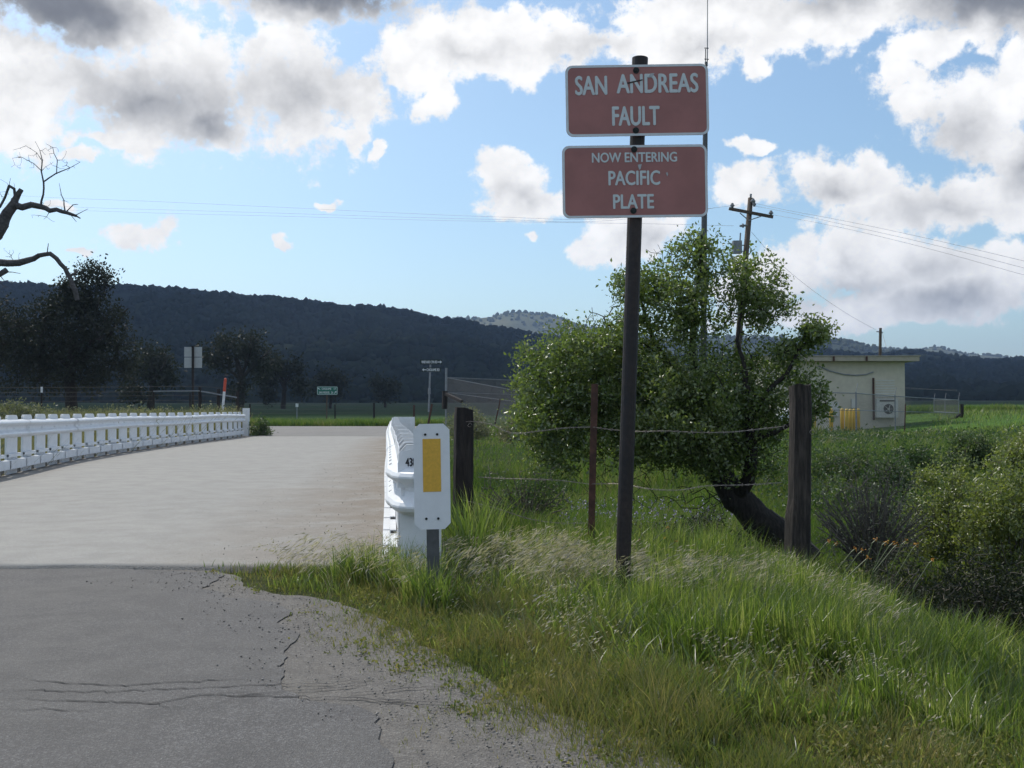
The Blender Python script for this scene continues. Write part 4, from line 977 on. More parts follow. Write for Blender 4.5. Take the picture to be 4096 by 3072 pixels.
# dead tree on the left
dY = 42.0
def br(l, rads, dz=0): return (pl([(q[0], q[1], dz) for q in l], dY), [r_*2 for r_ in rads])
sk = [br([(-95,470),(-85,400),(-70,340),(-50,290),(-30,262),(0,230),(7.5,213),(14,205)], [.42,.36,.3,.24,.18,.13,.11,.10]),
      br([(14,205),(14,200),(18,194),(21,189.5)], [.09,.075,.06,.05]),
      br([(14,205),(22,207),(31,205.5),(41,206.5),(46,208),(50,211),(56,209.5),(67,213),(76,216),(81,218)], [.075,.07,.065,.06,.052,.05,.045,.038,.028,.012]),
      br([(41,206.5),(42,201),(43.5,194.6),(43.5,182),(41.6,171),(42,161),(40,150),(35,141)], [.025,.022,.02,.018,.014,.010,.006,.003]),
      br([(43.5,182),(48.5,177),(60,172),(70,168),(79.5,163)], [.016,.015,.012,.008,.004]),
      br([(56.6,173),(57,160),(52,147),(46,143.6)], [.010,.008,.005,.003]), br([(41.6,171),(33.6,163.5),(22,157),(13,158)], [.009,.007,.005,.003]),
      br([(42,161),(36,152),(26,146),(14,150)], [.007,.005,.004,.003]),
      br([(65,211),(64,199.6),(58,183)], [.015,.010,.003]), br([(66,212),(73,204.5),(78,204)], [.012,.010,.006]), br([(76,215),(88,209)], [.010,.004]), br([(70,214),(76,222)], [.012,.005]),
      br([(15,195),(14,188),(9,185.5),(5,198),(0,207),(-10,215)], [.03,.028,.028,.025,.025,.03]), br([(9,186),(10,178)], [.012,.004]),
      br([(-52,290),(-30,268),(0,263),(18.6,263),(27,260.5),(38.5,255.5),(50,254),(57,259),(64.6,269),(71,279),(75,290),(77,300)], [.12,.10,.078,.072,.065,.05,.045,.045,.045,.048,.05,.045]),
      br([(47,254.5),(48.5,243.7)], [.018,.007]), br([(-30,275),(0,274),(6,271)], [.05,.055,.06]), br([(4,272),(20,273)], [.012,.005]), br([(70,276),(77,272)], [.03,.02])]
ells = [(30,158,24,18,42,.3,46),(54,158,14,18,42,.3,26),(70,165,12,8,42,.2,12),(4,190,14,14,42,.3,16),(10,255,14,8,42,.3,18),(5,285,12,9,42,.4,14),(60,205,20,10,42,.2,9),(50,216,30,8,42,.2,9)]
make_tree('dead_tree', 'bare dead tree with crooked branches reaching in from the left edge', 'tree', (P(-95,430,dY).x, dY, -.6), sk, ells, M['bark_pale'], None, 0, 0, 0, 0, 5, seg=.24, tip=.0056, split=0, jit=.35)
# oaks
def oak(label, px, pybase, pytop, rx_, Y, seed, n, leaf=.16, ells=None, group='dark oaks before the hills', per=16, sp=.24):
    c_ = P(px, pybase, Y); h = (pybase-pytop)/1000*Y; rs = random.Random(seed)
    b0 = (px, pybase+6); sk = [(pl([b0, (px+rs.uniform(-3,3), pybase-(pybase-pytop)*.3), (px+rs.uniform(-5,5), pybase-(pybase-pytop)*.55)], Y), [.05*h, .04*h, .025*h])]
    for k in range(5):
        a = rs.uniform(-1, 1); sk.append((pl([(px, pybase-(pybase-pytop)*.3, 0), (px+a*rx_*.4, pybase-(pybase-pytop)*.5, rs.uniform(-1,1)), (px+a*rx_*.75, pybase-(pybase-pytop)*rs.uniform(.5,.85), rs.uniform(-2,2))], Y), [.02*h,.014*h,.006*h]))
    if ells is None:
        ells = []
        for k in range(9):
            a = rs.uniform(-.7,.7); b_ = rs.uniform(.12,.85); q = 1-abs(a)*.4
            ells.append((px+a*rx_, pybase-(pybase-pytop)*b_*q, rx_*rs.uniform(.25,.42), (pybase-pytop)*rs.uniform(.13,.2), Y+rs.uniform(-1,1), rx_/1000*Y*.4, n//9))
    return make_tree('oak_tree', label, 'tree', (c_.x, Y, gz(c_.x, Y)), sk, ells, M['bark'], M['oak'], leaf, .6, per, sp, seed, seg=.4, tip=.012, split=0, group=group, up=.1)
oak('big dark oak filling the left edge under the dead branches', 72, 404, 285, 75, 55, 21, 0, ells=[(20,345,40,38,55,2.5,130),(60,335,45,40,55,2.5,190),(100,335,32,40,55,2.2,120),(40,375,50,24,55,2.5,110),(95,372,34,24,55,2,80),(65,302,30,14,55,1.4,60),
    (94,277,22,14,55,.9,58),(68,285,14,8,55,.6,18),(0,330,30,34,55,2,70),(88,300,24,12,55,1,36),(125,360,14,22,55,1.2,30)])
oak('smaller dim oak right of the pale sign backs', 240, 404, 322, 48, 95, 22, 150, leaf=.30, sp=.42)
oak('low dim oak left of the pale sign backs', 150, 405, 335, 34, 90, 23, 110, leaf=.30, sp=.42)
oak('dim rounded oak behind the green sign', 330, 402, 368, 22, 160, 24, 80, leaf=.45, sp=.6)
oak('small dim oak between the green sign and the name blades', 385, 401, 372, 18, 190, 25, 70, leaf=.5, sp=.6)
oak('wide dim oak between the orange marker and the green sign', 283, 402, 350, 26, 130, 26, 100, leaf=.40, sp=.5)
# bushes
def bush(name, label, px, pyb, pyt, rx_, Y, seed, n, lmat, leaf, per, spread, tmat=None, stems=14, up=.4, lift=.25, lean=.6, tip=.003, wd_=.45, group=None, rd=None):
    rs = np.random.default_rng(seed); h = (pyb-pyt)/1000*Y; b_ = P(px, pyb, Y); z0_ = b_.z-.12; R_ = rx_/1000*Y; rd = rd or R_
    sk = []
    for k in range(stems):
        a = rs.uniform(0, 2*math.pi); q = rs.random()**.6; ex, ey = math.cos(a)*q*R_, math.sin(a)*q*rd; hh_ = h*(1-.45*q*q)*rs.uniform(.55,.9)
        p0 = (b_.x+ex*.12, Y+ey*.12, z0_); p1 = (b_.x+ex*.55, Y+ey*.55, z0_+hh_*.6); p2 = (b_.x+ex, Y+ey, z0_+hh_)
        sk.append(([p0, p1, p2], [tip*4.5, tip*3, tip*1.5]))
    u_ = rs.normal(size=(n, 3)); u_ /= np.linalg.norm(u_, axis=1, keepdims=True); r_ = rs.random(n)**.45; u_[:, 2] = np.abs(u_[:, 2])
    att = np.stack([b_.x+u_[:, 0]*r_*R_*1.05, Y+u_[:, 1]*r_*rd*1.05, z0_+h*(lift*(1-r_)*.5+u_[:, 2]*r_*1.0)], 1)
    # lumpy outline
    lump = (fbm(att[:, 0], att[:, 1]+att[:, 2], 2.2/max(.5, R_), seed, 2)-.5); att[:, 2] += lump*h*1.1
    att[:, 2] = np.maximum(att[:, 2], z0_+.05)
    A_, par, rad, tips = grow(sk, att, rs, max(.08, h*.12), tip, jit=.2)
    T_ = thing(name, label, 'bush', (b_.x, Y, z0_), group)
    link('stems', branch_mesh('stems', A_, par, rad, 0, 9, 4), tmat or M['twig'], T_)
    if per: link('foliage', leaf_mesh('foliage', leaf_pts(A_, par, tips, per, spread, rs), leaf, wd_, rs, up), lmat, T_)
    return T_
bush('twiggy_bush', 'grey twiggy bush with upright bare stems right of the tall wooden post', 872, 560, 450, 58, 10.6, 31, 700, M['sage'], .03, 3, .05, stems=110, tip=.0034)
bush('leafy_bush', 'tall yellow green bush at the right edge of the picture', 1015, 590, 436, 60, 10.8, 32, 760, M['yellowgreen'], .045, 16, .055, stems=30)
bush('leafy_bush', 'yellow green bush between the twiggy bush and the right edge', 945, 545, 458, 42, 11.6, 33, 460, M['yellowgreen'], .042, 14, .05, stems=24)
bush('leafy_bush', 'low bush with shade-darkened leaves in the hollow at the lower right edge', 985, 640, 548, 80, 7.2, 34, 700, M['shade'], .03, 9, .05, stems=40)
bush('leafy_bush', 'low bush with shade-darkened leaves in the hollow right of the tall wooden post', 885, 610, 545, 70, 8.6, 35, 520, M['shade'], .03, 8, .05, stems=40)
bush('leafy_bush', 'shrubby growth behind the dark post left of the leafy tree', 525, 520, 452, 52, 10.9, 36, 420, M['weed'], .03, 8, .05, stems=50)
bush('leafy_bush', 'low shrub with shade-darkened leaves under the leaning tree trunk', 700, 565, 514, 98, 10.3, 37, 850, M['shade'], .03, 7, .05, stems=50)
bush('sage_bush', 'grey green bush above the left end of the white railing', 20, 420, 402.5, 24, 30, 38, 300, M['sage'], .08, 12, .09, stems=24, rd=.8, tip=.006)
bush('leafy_bush', 'dark clump of weeds at the far end of the left railing', 260, 437, 414, 10, 42.9, 39, 110, M['weed'], .10, 10, .10, stems=14, tip=.006)
for (px, pyb, pyt, rx_, Y, sd_, lab) in ((470,432,410,20,27,41,'pale grey shrub left of the dark stump-like post'),(520,434,414,22,26,42,'pale grey shrub right of the dark stump-like post'),
        (935,438,429,22,42,43,'dry pale weeds below the corner of the right chain fence'),(880,442,432,30,38,44,'dry pale weeds in front of the air conditioner'),(845,450,437,24,34,45,'pale weeds below the yellow bollards')):
    bush('sage_bush', lab, px, pyb, pyt, rx_, Y, sd_, 240, M['sage'], .07, 12, .09, stems=22, rd=1.2, tip=.005)
for i, (px, pyb, pyt, rx_, Y, lab) in enumerate(((915,474,444,36,24,'dark green bush on the bank under the fence corner'),(845,482,448,36,22,'dark green bush on the bank right beside the tall post'),
        (975,462,432,30,22,'green bush high on the bank near the right edge'),(1030,470,436,32,19,'bright bush cut off by the right edge on the bank'),(900,500,455,34,17,'green bush behind the tops of the twiggy bush'))):
    bush('leafy_bush', lab, px, pyb, pyt, rx_, Y, 50+i, 380, M['weed'] if i != 3 else M['yellowgreen'], .06, 14, .08, stems=26, tip=.004)
# ------------------------------------------------------------------ grass
def blades(name, X, Y, Z, H, Wd, lean, az_, mt, rs, bend=.5, segs=2):
    n = len(X); base = np.stack([X, Y, Z], 1); ld = np.stack([np.cos(az_), np.sin(az_), np.zeros(n)], 1)
    fa = rs.random(n)*math.pi; w_ = np.stack([np.cos(fa), np.sin(fa), np.zeros(n)], 1)*(Wd*.5)[:, None]
    pts = []
    for i in range(segs+1):
        t_ = i/segs; c_ = base + ld*(H*lean*(t_*(1-bend)+t_*t_*bend))[:, None]; c_[:, 2] += H*t_*np.sqrt(np.clip(1-(lean*t_*.75)**2, .15, 1)); pts.append((c_, 1-t_**1.5*.6 if i < segs else 0))
    V = []
    for i, (c_, k) in enumerate(pts):
        if i < segs: V += [c_-w_*k, c_+w_*k]
        else: V += [c_]
    m_ = 2*segs+1; V = np.stack(V, 1).reshape(-1, 3); b_ = (np.arange(n)*m_)[:, None]; F = []
    Q = [b_+np.array([[2*i, 2*i+1, 2*i+3, 2*i+2]]) for i in range(segs-1)]; Tt = b_+np.array([[2*segs-2, 2*segs-1, 2*segs]])
    return tag(link(name, fast_mesh(name, V, ([np.concatenate(Q)] if Q else []) + [Tt]), mt), kind='stuff')
def scatter(n, ylo, yhi, pxlo, pxhi, rs, p=1.0):
    """spread points over the wedge in front, denser near"""
    u_ = rs.random(n); Y = (ylo**(1-p+1e-6)+(yhi**(1-p+1e-6)-ylo**(1-p+1e-6))*u_)**(1/(1-p+1e-6)); px = pxlo+(pxhi-pxlo)*rs.random(n)
    return (px-512)/1000*Y, Y
rs = np.random.default_rng(77)
def verge(n, ylo, yhi, pxlo, pxhi):
    X, Y = scatter(n, ylo, yhi, pxlo, pxhi, rs, .55); d_ = poly_sd(X, Y, EDGE)
    e = road_edge_x(Y)+(fbm(X, Y, 2.5, 21, 4)-.5)*.45; k = (X > e-.35) & (d_ < .5) & (Y > 2.0) & ~((Y > 6.9) & (X < np.interp(Y, rys, rxs)+.12)); return X[k], Y[k], (X-e)[k], d_[k]
# low dry-ish mat by the asphalt
X, Y, e, d_ = verge(150000, 2.2, 9.6, 120, 1150)
cl_n = fbm(X, Y, 1.6, 31); keep = (rs.random(len(X)) < np.where(e < 0, .5*np.exp(np.minimum(e, 0)/.09)*(cl_n > .42), np.clip(.35+e*2.2, 0, 1))) & (rs.random(len(X)) < np.clip(1.5-e*.7, .35, 1)); X, Y, e, cl_n = X[keep], Y[keep], e[keep], cl_n[keep]
H = (.022+.09*np.clip(e*1.2, 0, 1))*(.3+1.4*np.clip(.5+(cl_n-.5)+(fbm(X, Y, 7, 33, 3)-.5)*1.6, 0, 1.2))*(.6+.7*rs.random(len(X)))
blades('low_grass', X, Y, height(X, Y), H, .0028+.002*rs.random(len(X)), .2+.6*rs.random(len(X)), rs.random(len(X))*6.28, M['grass_dry'], rs)
# main green grass
X, Y, e, d_ = verge(230000, 2.2, 9.8, 200, 1180)
cl_n = np.clip(.5+(fbm(X, Y, 1.1, 41)-.5)*1.3+(fbm(X, Y, 5.5, 43, 3)-.5)*2.0, 0, 1); tall = sst((e-.25-.5*np.clip(5.6-Y, 0, 1)*(X < 1.6))/1.0); right = sst((X-.8)/1.2)
keep = rs.random(len(X)) < np.clip((.10+tall*.6+right*.25)*(.2+1.4*cl_n), 0, 1)*(e > 0); X, Y, e, cl_n, tall, right = [q[keep] for q in (X, Y, e, cl_n, tall, right)]
nearf = sst((Y-3.2)/2.2)
H = (.04+.185*tall*(.4+.6*nearf)+.03*right)*(.15+1.4*cl_n)*(.5+.8*rs.random(len(X)))*(1-.3*sst((X-1.5)/.6))
shadow_patch = np.exp(-(((X+.05)/.28)**2+((Y-5.45)/.35)**2)); H *= 1-.75*shadow_patch
wind = 3.6+fbm(X, Y, .9, 51)*2.2
blades('tall_grass', X, Y, height(X, Y)-.01, H, .003+.003*rs.random(len(X)), .15+.65*rs.random(len(X)), np.where(rs.random(len(X)) < .45, wind, rs.random(len(X))*6.28), M['grass_near'], rs, .7, 3)
# wider arching blades and small broadleaf weeds break the mat up
X, Y, e, d_ = verge(16000, 2.4, 9.4, 250, 1180); k = (e > .25) & (rs.random(len(X)) < .25+.75*sst((fbm(X, Y, 1.7, 45)-.42)*6)); X, Y, e = X[k], Y[k], e[k]
H = (.06+.16*sst((e-.2)/1.2)*sst((Y-2.6)/2))*(.6+.8*rs.random(len(X)))*(1-.3*sst((X-1.5)/.6))
blades('arching_grass', X, Y, height(X, Y)-.01, H, .0055+.0035*rs.random(len(X)), .35+.55*rs.random(len(X)), rs.random(len(X))*6.28, M['grass_near'], rs, .85, 3)
X, Y, e, d_ = verge(9000, 2.3, 8.5, 200, 1150); k = (e > -.1) & (rs.random(len(X)) < sst((fbm(X, Y, 3.1, 47)-.45)*6)); X, Y, e = X[k], Y[k], e[k]
C0 = np.repeat(np.stack([X, Y, height(X, Y)+.02+.06*np.clip(e, 0, 1)*rs.random(len(X))], 1), 6, 0); C0 = C0+rs.normal(size=C0.shape)*np.array([.018,.018,.010])
tag(link('verge_weeds', leaf_mesh('verge_weeds', C0, .018, .6, rs, .5), M['grass_dry']), kind='stuff')
# pale drooping seed heads in drifts
V = []
def seeds(spots, n_per, h0, h1, name, mt=M['seed'], ln_=.046):
    Xs = []; Ys = []; Hs = []; As = []
    for (px, py, Y, rx_, rd) in spots:
        n = int(n_per*rx_/40); Y_ = Y+rs.normal(size=n)*rd; Xs.append((px-512)/1000*Y+rs.normal(size=n)*rx_/1000*Y*.42); Ys.append(Y_); Hs.append((h0+(h1-h0)*rs.random(n))*rs.uniform(.8, 1.1)); As.append(np.full(n, rs.uniform(-.5, .5))+rs.normal(size=n)*.3)
    X, Y, H, A0 = map(np.concatenate, (Xs, Ys, Hs, As)); Z = height(X, Y)
    lean = .55+.35*rs.random(len(X)); az_ = np.where(rs.random(len(X)) < .75, math.pi+A0, math.pi-A0*2)
    blades(name+'_stalks', X, Y, Z, H, .0022+0*X, lean, az_, mt, rs, .8, 3)
    # spikelets hang from the tips
    tipp = np.stack([X+np.cos(az_)*H*lean, Y+np.sin(az_)*H*lean, Z+H*np.sqrt(np.clip(1-(lean*.75)**2, .15, 1))], 1)
    C0 = np.repeat(tipp, 7, 0)+rs.normal(size=(len(X)*7, 3))*.02; A_ = np.repeat(az_, 7)
    n = len(C0); d_ = np.stack([np.cos(A_)*.8, np.sin(A_)*.8, -.45+0*A_], 1)+rs.normal(size=(n, 3))*.2; d_ /= np.linalg.norm(d_, axis=1, keepdims=True)
    a = np.cross(d_, rs.normal(size=(n, 3))); a /= np.linalg.norm(a, axis=1, keepdims=True); L_ = (ln_*(.7+.8*rs.random(n)))[:, None]
    V = np.stack([C0, C0+d_*L_*.45+a*.0028, C0+d_*L_, C0+d_*L_*.45-a*.0028], 1).reshape(-1, 3); b_ = (np.arange(n)*4)[:, None]
    tag(link(name, fast_mesh(name, V, [b_+np.array([[0,1,2,3]])]), mt), kind='stuff')
seeds([(520,545,7.2,40,.35),(560,552,7.0,40,.35),(600,575,6.7,30,.3),(640,585,6.5,45,.3),(560,600,6.2,26,.25),(690,600,6.2,35,.3),(740,600,6.0,40,.3),(770,585,6.6,26,.3),(800,610,6.0,30,.3),(480,550,7.0,26,.3),
       (400,555,6.5,40,.3),(450,560,6.3,30,.3),(860,590,6.0,24,.3),(905,610,5.6,20,.3),(350,570,6.5,26,.25),(590,545,7.3,40,.3),(820,575,6.6,30,.3),(500,580,6.6,30,.3),(930,660,4.6,18,.2),(650,560,7.0,40,.3)], 75, .20, .38, 'seed_heads')
seeds([(330,566,6.8,20,.1),(300,568,6.85,16,.05),(600,640,5.0,60,.5),(760,660,4.6,60,.4),(900,700,4.2,50,.3),(480,600,5.8,30,.3)], 40, .12, .25, 'short_seed_heads', ln_=.02)
# broad bright blades by the marker and on the crest
def tufts(spots, n_per, h0, h1, wd_, name, mt=M['grass_near']):
    Xs = []; Ys = []; Hs = []
    for (px, Y, rx_, rd, k) in spots:
        n = int(n_per*k); Xs.append((px-512)/1000*Y+rs.normal(size=n)*rx_/1000*Y*.6); Ys.append(Y+rs.normal(size=n)*rd); Hs.append(h0+(h1-h0)*rs.random(n))
    X, Y, H = map(np.concatenate, (Xs, Ys, Hs)); blades(name, X, Y, height(X, Y)-.01, H, wd_*(.6+.8*rs.random(len(X))), .1+.5*rs.random(len(X)), rs.random(len(X))*6.28, mt, rs, .75, 3)
tufts([(428,5.62,12,.06,.5),(440,5.55,10,.06,.4),(415,5.7,10,.06,.4),(462,7.2,14,.2,1.2),(480,7.4,10,.2,.8),(505,7.6,10,.2,.6),(350,6.55,10,.1,.5),(372,6.5,10,.1,.5),(395,6.3,12,.1,.5),(640,7.4,30,.3,1.2),(700,7.0,40,.3,1.4),(735,7.3,20,.3,.8),(668,6.6,30,.3,.8),(840,5.8,40,.3,1),
       (900,5.2,40,.3,1),(960,4.6,40,.3,1),(950,5.4,10,.1,.4),(1000,4.9,20,.2,.6),(780,7.4,20,.3,.6)], 260, .14, .32, .008, 'broad_grass')
tufts([(372,6.42,8,.05,.6),(390,6.2,9,.05,.7),(404,6.1,8,.05,.6),(424,5.95,10,.05,.6),(440,6.0,8,.05,.5)], 90, .20, .40, .007, 'rail_end_grass')
tufts([(464,7.5,7,.1,1.0),(478,7.4,7,.1,1.0),(490,7.6,8,.1,.7),(472,7.0,9,.1,.5)], 80, .35, .72, .011, 'bright_reedy_grass', M['bright'])
tufts([(225+i*18, 6.93, 12, .015, .35) for i in range(3)] + [(270+i*13, 6.93, 9, .02, 1.0) for i in range(9)] + [(285+i*18, 6.35-.08*i, 10, .05, .8) for i in range(4)], 70, .03, .11, .006, 'seam_grass')
# small tufts out on the broken shoulder
tufts([(398,4.62,5,.03,.5),(402,4.25,6,.05,.7),(440,3.95,8,.05,.6),(405,3.3,6,.04,.25),(415,3.1,5,.05,.2),(470,3.55,8,.05,.4),(335,5.3,5,.04,.3),(500,3.2,8,.05,.3)], 90, .015, .05, .004, 'shoulder_tufts', M['grass_dry'])
# hollow and banks behind the fence (right of the bridge)
X, Y = scatter(190000, 8.2, 46, 395, 1130, rs, 1.1)
d_ = poly_sd(X, Y, EDGE); ok = (d_ > 0) & ((d_ > 2.2) | (X < .35) | (rs.random(len(X)) < .18)) & (X > np.interp(Y, rys, rxs)+.35) & ~((X > xl-1) & (Y > 50)); X, Y = X[ok], Y[ok]
cl_n = fbm(X, Y, .55, 61); H = (.14+.42*cl_n**1.5+np.minimum(.008*Y, .2))*np.where(Y > 30, .32, 1)*(.5+.8*rs.random(len(X)))*np.where((Y > 16) & (Y < 24) & (X < 6), .55, 1)
far = Y
blades('bank_grass', X, Y, height(X, Y)-.02, H, .004+.00062*Y, .15+.6*rs.random(len(X)), rs.random(len(X))*6.28, M['grass_far'], rs, .7, 2)
# leafy weeds on the right bank
X, Y = scatter(26000, 14, 44, 560, 1130, rs, 1.2); cl_n = fbm(X, Y, .5, 71); ok = (rs.random(len(X)) < sst((cl_n-.38)*5)) & ~((X > xl-1) & (Y > 50)) & ~((X < 5.2) & (Y < 27)); X, Y, cl_n = X[ok], Y[ok], cl_n[ok]
C0 = np.stack([X, Y, height(X, Y)+(.12+.75*sst((cl_n-.4)*4)*rs.random(len(X))**.7)*np.where(Y > 24, .12, 1)], 1); C0 = np.repeat(C0, 4, 0)+rs.normal(size=(len(X)*4, 3))*.10
Xp, Yp = scatter(42000, 14.5, 25, 500, 860, rs, 1)
blades('bright_patch_grass', Xp, Yp, height(Xp, Yp)-.02, (.07+.14*fbm(Xp, Yp, .7, 63))*(.5+.8*rs.random(len(Xp))), .013+0*Xp, .2+.5*rs.random(len(Xp)), rs.random(len(Xp))*6.28, M['bright'], rs, .6, 2)
tag(link('bank_weeds', leaf_mesh('bank_weeds', C0, .035+.0022*C0[:, 1], .5, rs, .5), M['weed']), kind='stuff')
# left bank beyond the left railing
X = -9-22*rs.random(90000)**1.2; Y = 9+36*rs.random(90000)**.8; ok = (X < np.interp(Y, lys, lxs)-.35) & (X/Y*1000+512 > -60); X, Y = X[ok], Y[ok]
cl_n = fbm(X, Y, .5, 81); Zb = height(X, Y); tgt = .76+.48*sst((Y-22)/8)+.8*(cl_n-.45); H = np.clip(tgt-Zb, .2, 2.3)*(.55+.45*rs.random(len(X)))
blades('left_bank_grass', X, Y, Zb-.02, H, .006+.0006*Y, .15+.5*rs.random(len(X)), rs.random(len(X))*6.28, M['straw'], rs, .7, 2)
ok = rs.random(len(X)) < .5*sst((cl_n-.36)*5); C0 = np.stack([X[ok], Y[ok], (Zb+H*.9*rs.random(len(X))**.6)[ok]], 1); C0 = np.repeat(C0, 4, 0)+rs.normal(size=(len(C0)*4, 3))*.09
tag(link('left_bank_weeds', leaf_mesh('left_bank_weeds', C0, .10, .5, rs, .5), M['sage']), kind='stuff')
# strip across the side road and the first of the field
X = -34+70*rs.random(42000); Y = 68.2+9*rs.random(42000)**1.5; cl_n = fbm(X, Y, .35, 91)
blades('roadside_grass', X, Y, height(X, Y), (.30+.45*cl_n)*(.5+.7*rs.random(len(X))), .05+0*X, .2+.5*rs.random(len(X)), rs.random(len(X))*6.28, M['grass_far'], rs, .6, 2)
X = -14+12.5*rs.random(9000); Y = 42+9*rs.random(9000); ok = (X < -17) | (X > np.interp(Y, [41,43.5,46.5,49], [-3.9,-3.0,-.8,4])); 
X2 = -3+16*rs.random(16000); Y2 = 41+9*rs.random(16000); ok = (X2 > np.interp(Y2, [41,43.5,46.5,49,50.5], [-3.9,-3.0,-.8,4,20])+.3) & (Y2 < 50); X, Y = X2[ok], Y2[ok]; cl_n = fbm(X, Y, .4, 95)
blades('corner_grass', X, Y, height(X, Y), (.25+.6*cl_n)*(.5+.7*rs.random(len(X))), .035+0*X, .2+.5*rs.random(len(X)), rs.random(len(X))*6.28, M['grass_far'], rs, .6, 2)
X = 15+45*rs.random(36000); Y = 30+60*rs.random(36000); ok = (X/Y*1000+512 < 1130) & ~((X > xl-1) & (X < xr+1) & (Y > 50) & (Y < 60)) ; X, Y = X[ok], Y[ok]
blades('right_field_grass', X, Y, height(X, Y), (.12+.3*fbm(X, Y, .3, 97))*(.5+.7*rs.random(len(X)))*np.where(X/Y < .42, .3, 1), .03+0*X, .2+.5*rs.random(len(X)), rs.random(len(X))*6.28, M['grass_near'], rs, .6, 2)
# lilac flowers in the bright patch below the tree
X, Y = scatter(300, 15.5, 21, 560, 740, rs, 1); Z = height(X, Y)
C0 = np.stack([X, Y, Z+.16+.12*rs.random(len(X))], 1); C0 = np.repeat(C0, 4, 0)+rs.normal(size=(len(X)*4, 3))*np.array([.01,.01,.03])
tag(link('lilac_flowers', leaf_mesh('lilac_flowers', C0, .035, .8, rs, .8), M['lupin']), kind='stuff')
# orange wildflowers on the crest of the hollow
spots = [(640,540,7.6),(664,538,7.8),(676,541,7.6),(700,540,7.5),(722,541,7.6),(668,528,7.9),(829,541,7.0),(837,543,6.9),(855,549,6.6),(862,551,6.6),(876,540,6.7),(886,542,6.6),(897,545,6.5),(893,543,6.55),(906,541,6.5),(917,545,6.4),(868,558,6.4),(933,560,6.2)]
where = ['left of the tall wooden post','right of the tall wooden post']
ORD = ['first','second','third','fourth','fifth','sixth','seventh','eighth','ninth','tenth','eleventh','last']
spots.sort()
for i, (px, py, Y) in enumerate(spots):
    tp = P(px, py, Y); x0 = tp.x-.10-rg.random()*.08; z0_ = gz(x0, Y)
    fl_ = thing('wildflower', 'small orange flower, %s from the left of those %s' % (ORD[i if px < 790 else i-6].replace('last', 'twelfth'), where[0 if px < 790 else 1]), 'flower', (x0, Y, z0_), 'orange flowers left of the tall post' if px < 790 else 'orange flowers right of the tall post')
    pts = [Vector((x0, Y, z0_)), Vector((x0+.02, Y, z0_+(tp.z-z0_)*.6)), Vector((tp.x-.025, Y, tp.z-.02)), tp, tp+Vector((.014,0,-.010))]
    MB().tube(pts, [.003,.003,.0035,.004,.002], 5).build('stem', M['weed'], fl_)
    C0 = np.array(tp)+RNG.normal(size=(14, 3))*.0065; link('flower_head', leaf_mesh('flower_head', C0, .010, .8, RNG, .5), M['flower'], fl_)
# gravel along the broken edge
n = 3000; Y = 2.4+4.6*RNG.random(n)**1.2; X = road_edge_x(Y)-.05+(RNG.random(n)**2.2)*-.55*fbm(Y*0+RNG.random(n)*.0, Y, 2.5, 3)*2+RNG.normal(size=n)*.05; X2 = []; 
k_ = 900; Yb = 7.2+14*RNG.random(k_)**1.6; Xb = np.interp(Yb, rys, rxs)-.15-RNG.random(k_)**1.6*1.4
X = np.concatenate([X, Xb]); Y = np.concatenate([Y, Yb]); n = len(X)
ico = np.array([(0,0,1),(.9,0,.4),(.28,.85,.4),(-.72,.5,.4),(-.72,-.5,.4),(.28,-.85,.4),(0,0,-.6)]); fi = np.array([(0,1,2),(0,2,3),(0,3,4),(0,4,5),(0,5,1),(6,2,1),(6,3,2),(6,4,3),(6,5,4),(6,1,5)])
sz = (.0015+.006*RNG.random(n)**5)[:, None, None]; V = ico[None]*sz*(.6+.8*RNG.random((n, 7, 1)))+np.stack([X, Y, np.maximum(height(X, Y)*0, 0)+.010+0*X], 1)[:, None, :]
tag(link('gravel', fast_mesh('gravel', V.reshape(-1, 3), [(np.arange(n)*7)[:, None, None].repeat(10, 1).reshape(-1, 1)+np.tile(fi, (n, 1))]), M['rock']), kind='stuff')
